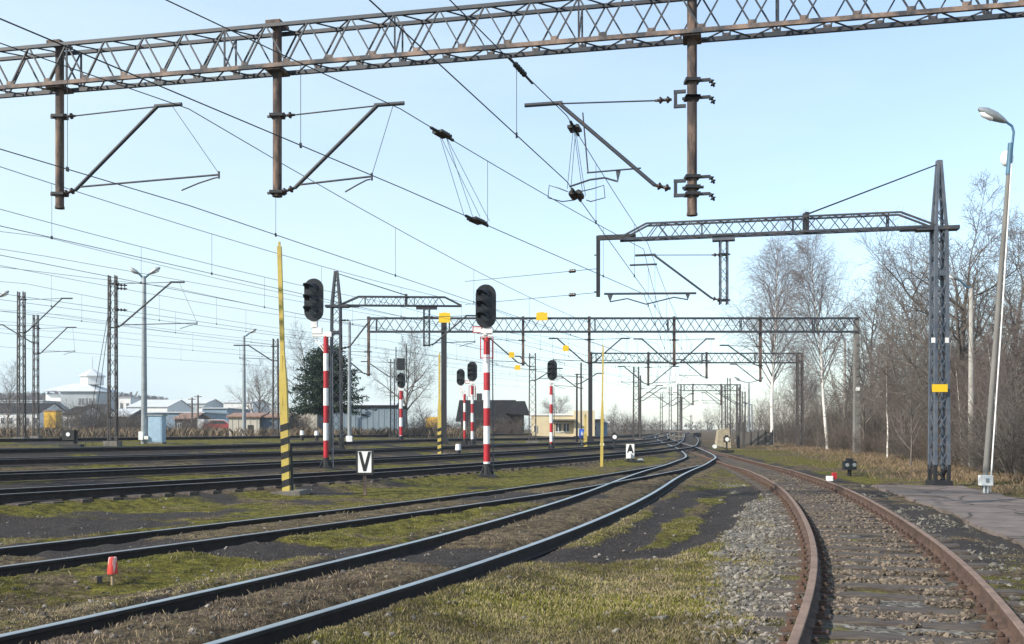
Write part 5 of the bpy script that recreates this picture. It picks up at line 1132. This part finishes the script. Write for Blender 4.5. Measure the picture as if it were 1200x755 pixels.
for i, (px, Y, hh) in enumerate(((345, 88, 2.4), (350, 92, 3.), (340, 95, 2.5), (480, 95, 2.2), (492, 98, 1.6), (505, 97, 1.7), (518, 96, 1.6), (530, 96, 1.5), (560, 98, 1.6), (575, 98, 1.5), (590, 98, 1.6), (604, 100, 1.7), (545, 97, 1.6), (100, 100, 3.2), (92, 104, 2.8), (110, 102, 3.), (122, 112, 2.6), (140, 103, 2.6), (150, 100, 2.), (162, 98, 1.8), (215, 98, 2.), (228, 97, 1.8), (240, 96, 1.6), (20, 100, 1.8), (40, 98, 1.9), (74, 98, 2.), (5, 96, 1.8), (720, 130, 2.), (735, 132, 2.4), (750, 130, 2.2), (765, 135, 2.), (728, 140, 2.6))):
    p = GY(px, Y); plant('bush', i, 'brown_shrub', 'dry brown bush in front of the sheds and houses', 'shrub', p.x, p.y, hh, 'dry bushes by the sheds', wide=1.5)
# dark conifer
def conifer(label, px, Y, pt, seed=4):
    p = GY(px, Y); H = at(px, pt, Y).z - p.z; r = thing('conifer', label, 'tree', tuple(p)); rr = random.Random(seed)
    MB().tube([(p.x, p.y, p.z - .1), (p.x, p.y, p.z + H * .95)], [.16, .03], 8).build('trunk', M['bark'], r)
    V = []; Fc = []
    for i in range(330):
        t = rr.random() ** .9; z = H * (.30 + .86 * t); Ln = (1 - t) ** .5 * H * .52 * rr.uniform(.55, 1.2) + .3; a = rr.uniform(0, 6.28); d = Vector((math.cos(a), math.sin(a), rr.uniform(-.15, .5) + t * .6)).normalized(); o = Vector((p.x, p.y, p.z + z))
        q = 0.
        while q < 1:
            c = o + d * Ln * q + Vector((0, 0, -.25 * q * q * Ln * .5))
            for k_ in range(5):
                nd = (rv(rr) * .9 + d * .6 + Vector((0, 0, -.25))).normalized(); ln = rr.uniform(.22, .5) * (1.1 - .5 * q); sd_ = nd.cross(rv(rr)).normalized() * rr.uniform(.035, .07); b_ = len(V)
                V += [c - sd_ * .4, c + sd_ * .4, c + nd * ln * .6 + sd_, c + nd * ln]; Fc.append((b_, b_ + 1, b_ + 2, b_ + 3))
            q += .06 / max(.4, Ln) * 2.2
    o = np_mesh('crown', np.array([tuple(v - p) for v in V]), np.array(Fc), M['needle'], parent=r)
conifer('dark green conifer in front of the long grey shed', 384, 76, 424); 
# ------------------------------------------------------------------ far wooded hills (one mass)
def far_wood(name, label, pts, seed, hmin, hmax, n, col):
    r2 = np.random.default_rng(seed); V = []; Fc = []
    for i in range(n):
        t = r2.random() * (len(pts) - 1); a = int(t); f = t - a; x = pts[a][0] * (1 - f) + pts[a + 1][0] * f; y = pts[a][1] * (1 - f) + pts[a + 1][1] * f; y += r2.normal() * pts[a][2]; x += r2.normal() * pts[a][2]; z = zf(x, y); h = r2.uniform(hmin, hmax)
        for k_ in range(26):
            a_ = r2.uniform(0, 6.28); rad = h * .3 * r2.random() ** .5; zz = h * (.1 + .85 * r2.random()); rad *= 1.2 - abs(zz / h - .5); cx, cy, cz = x + math.cos(a_) * rad, y + math.sin(a_) * rad, z + zz; s = h * .09 * r2.uniform(.5, 1.5); u = r2.normal(size=3) * s; v = r2.normal(size=3) * s; v[2] += s; b_ = len(V)
            V += [(cx, cy, cz), (cx + u[0], cy + u[1], cz + u[2]), (cx + v[0], cy + v[1], cz + v[2])]; Fc.append((b_, b_ + 1, b_ + 2))
    tag(np_mesh(name, V, Fc, col), label, 'wood', kind='stuff')
hw = mat('far_wood_twigs', (.08, .065, .06), .95, c2=(.13, .11, .095), scale=.05)
far_wood('far_woodland', 'bare wood covering the low hill at the far left', [(-330, 420, 30), (-230, 520, 45), (-190, 640, 50)], 2, 4, 8, 1300, hw)
far_wood('distant_woodland', 'low hazy wood along the horizon', [(-120, 420, 10), (-20, 430, 12), (60, 420, 12), (120, 330, 15)], 3, 2, 4, 320, hw)
bw = mat('wood_twigs', (.08, .064, .054), .95, c2=(.175, .145, .122), scale=.4)
def thicket():
    r2 = random.Random(8); t = Tree(8); cfg = [L0(6, .09, .04, 4, 7, 35, 15, .45, .2, .01, .8, .012, lambda u: 1.1 - .5 * u, tip=0), L0(4, .16, .04, 3, 4, 40, 15, .5, .1, .01, .7, .009, lambda u: 1), L0(3, .16, .02, 3, 0, 0, 0, 0, 0, 0, .5, .008)]
    n = 0
    while n < 520:
        Y = r2.uniform(40, 140); x = float(edge_x(Y)) + 2.2 + r2.random() ** 1.3 * 30
        if x > .62 * Y + 6: continue
        t.grow(Vector((x, Y, zf(x, Y) - .1)), Vector((r2.uniform(-.15, .15), r2.uniform(-.15, .15), 1)), r2.uniform(2.5, 7), .03, 0, cfg); n += 1
    o = bpy.data.objects.new('thicket', mesh_from(t.V[0] + t.V[1], t.Fq[0] + [tuple(i + len(t.V[0]) for i in f) for f in t.Fq[1]], 'thicket', bw)); COL.objects.link(o); tag(o, 'dense tangle of bare undergrowth inside the wood at right', 'undergrowth', kind='stuff')
thicket()

# ------------------------------------------------------------------ grass, stones and litter
def ground_z(x, y): 
    # height of the modelled ground sheet (nearest grid vertex rows, bilinear)
    i = np.clip(np.searchsorted(ys, y) - 1, 0, nr - 2); fy = (y - ys[i]) / (ys[i + 1] - ys[i]); tt = x / (np.maximum(y, 7) * .82); j = np.clip(np.searchsorted(t_axis, tt) - 1, 0, nc - 2); fx = (tt - t_axis[j]) / (t_axis[j + 1] - t_axis[j]); Zg = gz.reshape(nr, nc)
    return (Zg[i, j] * (1 - fx) + Zg[i, j + 1] * fx) * (1 - fy) + (Zg[i + 1, j] * (1 - fx) + Zg[i + 1, j + 1] * fx) * fy
def scatter(n, y0, y1, p=1.6):
    u = RNG.random(n); y = (y0 ** (1 - p) + u * (y1 ** (1 - p) - y0 ** (1 - p))) ** (1 / (1 - p)); x = RNG.uniform(-.66, .66, n) * y; return x, y
def tuft_mesh(name, x, y, h0, h1, wd, col, label, tall=None):
    n = len(x); z = ground_z(x, y); a = RNG.uniform(0, 6.28, n); h = RNG.uniform(h0, h1, n) * (1 if tall is None else tall); sc = np.maximum(1, y / 14) ** .6; w_ = wd * sc * RNG.uniform(.6, 1.3, n); ln = RNG.uniform(.1, .9, n) * h; b = RNG.uniform(0, 6.28, n)
    P0 = np.stack([x - np.cos(a) * w_ / 2, y - np.sin(a) * w_ / 2, z - .01], 1); P1 = np.stack([x + np.cos(a) * w_ / 2, y + np.sin(a) * w_ / 2, z - .01], 1)
    P2 = np.stack([x + np.cos(b) * ln * .4 + np.cos(a) * w_ * .4, y + np.sin(b) * ln * .4 + np.sin(a) * w_ * .4, z + h * .6], 1); P3 = np.stack([x + np.cos(b) * ln, y + np.sin(b) * ln, z + h], 1)
    V = np.stack([P0, P1, P2, P3], 1).reshape(-1, 3); Fc = np.arange(4 * n).reshape(n, 4); C = np.repeat(col, 4, 0)
    tag(np_mesh(name, V, Fc, M['blade'], attrs={'tint': np.concatenate([C, np.ones((4 * n, 1))], 1)}), label, 'grass', kind='stuff')
m = bpy.data.materials.new('grass_blade'); m.use_nodes = True; a_ = m.node_tree.nodes.new('ShaderNodeAttribute'); a_.attribute_name = 'tint'; m.node_tree.links.new(a_.outputs['Color'], m.node_tree.nodes['Principled BSDF'].inputs['Base Color']); m.node_tree.nodes['Principled BSDF'].inputs['Roughness'].default_value = .9; m.node_tree.nodes['Principled BSDF'].inputs['Specular IOR Level'].default_value = .2; M['blade'] = m

x, y = scatter(640000, 5.2, 48); z_ = zones(x, y); keep = RNG.random(len(x)) > np.clip(z_['cinder'] * 1.1 + z_['gravel'] * .96, 0, 1); keep &= (z_['DR'] > .1) & ~((z_['D0'] < 1.2) & (RNG.random(len(x)) > .03)) & ~((z_['D0'] < 4.6) & (z_['D0'] > 1.85) & (x > 0) & (np.interp(y, T0[:, 1], T0[:, 0]) < x) & (y < 29.2) & (RNG.random(len(x)) > .0))
lw = z_['lawn'] > .3; keep &= lw | (fbm(x, y, .24, 93, 3) + .2 * z_['moss'] > .5)
lw = lw[keep]; inn = (z_['D1'] < .78)[keep]; x, y = x[keep], y[keep]; ms = z_['moss'][keep]; cl = fbm(x, y, .5, 91, 3); g = np.clip(ms * 1.1 + (cl - .5) * 2.4 + RNG.normal(0, .2, len(x)), 0, 1)[:, None]; v = (RNG.uniform(.55, 1.3, len(x)) * (.55 + .9 * ss(.3, .7, fbm(x, y, .9, 97, 3))))[:, None]
col = (np.array([[.25, .20, .125]]) * (1 - g) + np.array([[.145, .14, .028]]) * g) * v
dry = RNG.random(len(x)) < .5; col = np.where((lw & dry)[:, None], np.array([[.22, .18, .095]]) * v, col); col = np.where(inn[:, None], np.array([[.15, .115, .085]]) * v, col)
hs = np.where(lw, 1.0, np.where(inn, .75, .5))
tuft_mesh('short_grass', x, y, .010, .036, .006, col, 'short mossy grass between the rails in the foreground', hs)
# tall dry grass along the wood edge and by the sheds
n = 42000; yy = 24 + 85 * RNG.random(n) ** 1.5; xx = edge_x(yy) + RNG.normal(0, 1, n) * (1.0 + yy * .012) + .3; k_ = (fbm(xx, yy, 1.7, 77) > .47) & ~((yy < 30) & (xx < np.interp(yy, T0[:, 1], T0[:, 0]) + 4.6)); xx, yy = xx[k_], yy[k_]; v = RNG.uniform(.55, 1.2, len(xx))[:, None]
tuft_mesh('dry_grass', xx, yy, .03, .22, .007, np.array([[.20, .145, .09]]) * v, 'tall dry straw grass along the edge of the wood')
n = 26000; yy = RNG.uniform(78, 125, n); xx = RNG.uniform(-62, -2, n); k_ = (fbm(xx, yy, 4, 78) > .4) & (xx < .0 * yy - 2) ; xx, yy = xx[k_], yy[k_]; v = RNG.uniform(.55, 1.2, len(xx))[:, None]
tuft_mesh('weed_belt', xx, yy, .3, .95, .02, np.array([[.17, .13, .09]]) * v, 'brown dry weeds in front of the sheds on the left')
x, y = scatter(26000, 5.2, 40, 1.5); z_ = zones(x, y); k_ = (RNG.random(len(x)) > z_['cinder']) & (z_['gravel'] < .6) & (z_['DR'] > .08) & (z_['D0'] > .9) & (fbm(x, y, .9, 111, 3) > np.where(z_['lawn'] > .3, .52, .47)) & ~((z_['D0'] < 4.6) & (x > np.interp(y, T0[:, 1], T0[:, 0])) & (y < 29.2)); x, y = x[k_], y[k_]
tuft_mesh('dead_stalks', x, y, .015, .06, .0026, np.array([[.30, .235, .15]]) * RNG.uniform(.5, 1.25, len(x))[:, None], 'dry dead stalks and weed stems strewn through the grass')
def rocks(name, x, y, s, label, c_lo, c_hi, sink=.3, zoff=0.):
    base = []
    for sd_ in range(5):
        r2 = np.random.default_rng(sd_ + 40); import bmesh; bm_ = bmesh.new(); bmesh.ops.create_icosphere(bm_, subdivisions=1, radius=1); V = np.array([v.co[:] for v in bm_.verts]); Fc = np.array([[v.index for v in f.verts] for f in bm_.faces]); bm_.free()
        V *= (1 + r2.normal(0, .16, (len(V), 1))); V = np.sign(V) * np.abs(V) ** .8; V *= np.array([1, r2.uniform(.65, .9), r2.uniform(.45, .7)]); base.append((V, Fc))
    n = len(x); z = ground_z(x, y) + zoff; AV = []; AF = []; AC = []; o = 0
    for q in range(5):
        ix = np.arange(q, n, 5); V, Fc = base[q]; a = RNG.uniform(0, 6.28, len(ix)); tl = RNG.normal(0, .35, (len(ix), 2)); S_ = s[ix][:, None]
        W = V[None] * S_[:, :, None]; X = W[..., 0] * np.cos(a)[:, None] - W[..., 1] * np.sin(a)[:, None]; Y_ = W[..., 0] * np.sin(a)[:, None] + W[..., 1] * np.cos(a)[:, None]; Zz = W[..., 2] + X * tl[:, :1] + Y_ * tl[:, 1:]
        P = np.stack([X + x[ix][:, None], Y_ + y[ix][:, None], Zz + z[ix][:, None] + S_ * (.5 - sink)], 2); AV.append(P.reshape(-1, 3)); AF.append((Fc[None] + (np.arange(len(ix)) * len(V))[:, None, None] + o).reshape(-1, 3)); o += len(ix) * len(V)
        cc = np.array([c_lo]) + (np.array([c_hi]) - np.array([c_lo])) * (RNG.random((len(ix), 1)) ** 1.4); AC.append(np.repeat(cc, len(V), 0))
    V = np.concatenate(AV); C = np.concatenate(AC); tag(np_mesh(name, V, np.concatenate(AF), M['rock'], attrs={'tint': np.concatenate([C, np.ones((len(C), 1))], 1)}), label, 'stones', kind='stuff')
m = bpy.data.materials.new('rock'); m.use_nodes = True; nt_ = m.node_tree; a_ = nt_.nodes.new('ShaderNodeAttribute'); a_.attribute_name = 'tint'; mx = nt_.nodes.new('ShaderNodeMix'); mx.data_type = 'RGBA'; mx.blend_type = 'MULTIPLY'; mx.inputs[0].default_value = .7; nz_ = nt_.nodes.new('ShaderNodeTexNoise'); nz_.inputs['Scale'].default_value = 45; nz_.inputs['Detail'].default_value = 5; tc_ = nt_.nodes.new('ShaderNodeTexCoord'); nt_.links.new(tc_.outputs['Object'], nz_.inputs['Vector']); rp_ = nt_.nodes.new('ShaderNodeValToRGB'); rp_.color_ramp.elements[0].position = .3; rp_.color_ramp.elements[0].color = (.45, .42, .38, 1); rp_.color_ramp.elements[1].position = .65; nt_.links.new(nz_.outputs['Fac'], rp_.inputs[0]); nt_.links.new(a_.outputs['Color'], mx.inputs[6]); nt_.links.new(rp_.outputs[0], mx.inputs[7]); nt_.links.new(mx.outputs[2], nt_.nodes['Principled BSDF'].inputs['Base Color']); nt_.nodes['Principled BSDF'].inputs['Roughness'].default_value = .95; M['rock'] = m
def along_T0(n, y0, y1, o0, o1, p=1.6):
    u = RNG.random(n); y = (y0 ** (1 - p) + u * (y1 ** (1 - p) - y0 ** (1 - p))) ** (1 / (1 - p)); o = RNG.uniform(o0, o1, n); d = np.gradient(T0, axis=0); d /= np.linalg.norm(d, axis=1)[:, None]; x = np.interp(y, T0[:, 1], T0[:, 0]); dx = np.interp(y, T0[:, 1], d[:, 0]); dy = np.interp(y, T0[:, 1], d[:, 1]); return x + dy * o, y - dx * o
# ballast left of the rusty track
x, y = along_T0(30000, 5.0, 30, -2.7, -.86); zn_ = zones(x, y); k_ = (RNG.random(len(x)) < zn_['gravel'] * 1.1) & (fbm(x, y, .8, 5) > .36); x, y = x[k_], y[k_]
rocks('ballast_stones', x, y, RNG.gamma(4, .0046, len(x)).clip(.008, .045), 'loose grey ballast stones left of the rusty track', (.075, .066, .055), (.30, .27, .23), sink=.42)
# stones between the rusty rails, mostly between sleepers
x, y = along_T0(30000, 4.6, 36, -.66, .66, 1.5); sT = np.concatenate([[0], np.cumsum(np.linalg.norm(np.diff(T0, axis=0), axis=1))]); sy = np.interp(y, T0[:, 1], sT) ; ph = np.abs(((sy / .66) % 1) - .5) ; k_ = (RNG.random(len(x)) < np.where(ph > .3, .12, .95)) & (fbm(x, y, 1.3, 15) > .30); x, y = x[k_], y[k_]
rocks('track_stones', x, y, RNG.gamma(4, .0042, len(x)).clip(.007, .04), 'grey brown stones packed between the rusty rails', (.058, .044, .033), (.26, .205, .15), zoff=.008, sink=.42)
x, y = along_T0(5000, 4.6, 28, .86, 1.9, 1.5); k_ = (fbm(x, y, .9, 25) > .5) & (RNG.random(len(x)) < .25 + ss(9, 15, y)); x, y = x[k_], y[k_]
rocks('edge_stones', x, y, RNG.gamma(3, .006, len(x)).clip(.008, .05), 'scattered dark stones between rusty rail and asphalt path', (.06, .055, .05), (.26, .24, .2))
x, y = scatter(9000, 5.5, 45); zn_ = zones(x, y); k_ = (zn_['DR'] > .12) & (x < np.interp(y, T0[:, 1], T0[:, 0]) - 1); x, y = x[k_], y[k_]
rocks('scattered_stones', x, y, RNG.gamma(1.6, .006, len(x)).clip(.004, .034), 'stones and crumbs strewn over the yard ground', (.06, .053, .045), (.30, .27, .235))
# single pale slabs and litter seen in the foreground
for px, py, s_, lb in ((843, 651, .10, 'pale flat stone slab at the end of the dark rut'), (773, 727, .085, 'pale flat stone lying in the foreground grass'), (571, 604, .15, 'whitish scrap lying against the shiny rail'), (520, 584, .12, 'white scrap on the track by the V board'), (255, 717, .09, 'small white litter scrap between the shiny rails'), (812, 724, .05, 'pale stone near the lower edge beside the ballast')):
    p = G(px, py); b = MB(); k2 = [(1, .1), (.6, .5), (-.2, .55), (-1, .25), (-.8, -.4), (.3, -.5)]; b.hexa  # irregular slab
    a2 = [(p.x + u * s_, p.y + w2_ * s_, p.z) for u, w2_ in k2]; c2_ = [(p.x + u * s_ * .85, p.y + w2_ * s_ * .85, p.z + s_ * (.28 + .1 * u)) for u, w2_ in k2]; b.add(a2 + c2_, [(5, 4, 3, 2, 1, 0), tuple(range(6, 12))] + [(i, (i + 1) % 6, (i + 1) % 6 + 6, i + 6) for i in range(6)])
    tag(b.build('pale_stone', M['concdark'] if 'stone' in lb else M['white'], origin=p), lb, 'stone')
# ------------------------------------------------------------------ hazy air
def haze(density):
    b = MB(); b.hexa([(-950, -60, -1.5), (700, -60, -1.5), (700, 1000, -1.5), (-950, 1000, -1.5)], [(-950, -60, 42), (700, -60, 42), (700, 1000, 42), (-950, 1000, 42)])
    m = bpy.data.materials.new('haze'); m.use_nodes = True; nt = m.node_tree; nt.nodes.remove(nt.nodes['Principled BSDF']); v = nt.nodes.new('ShaderNodeVolumePrincipled'); v.inputs['Color'].default_value = (.88, .93, 1, 1); v.inputs['Density'].default_value = density; v.inputs['Anisotropy'].default_value = .3
    nt.links.new(v.outputs[0], nt.nodes['Material Output'].inputs['Volume']); o = b.build('haze', m); tag(o, 'thin bluish haze in the air over the yard', 'haze', kind='stuff')
haze(.00045)
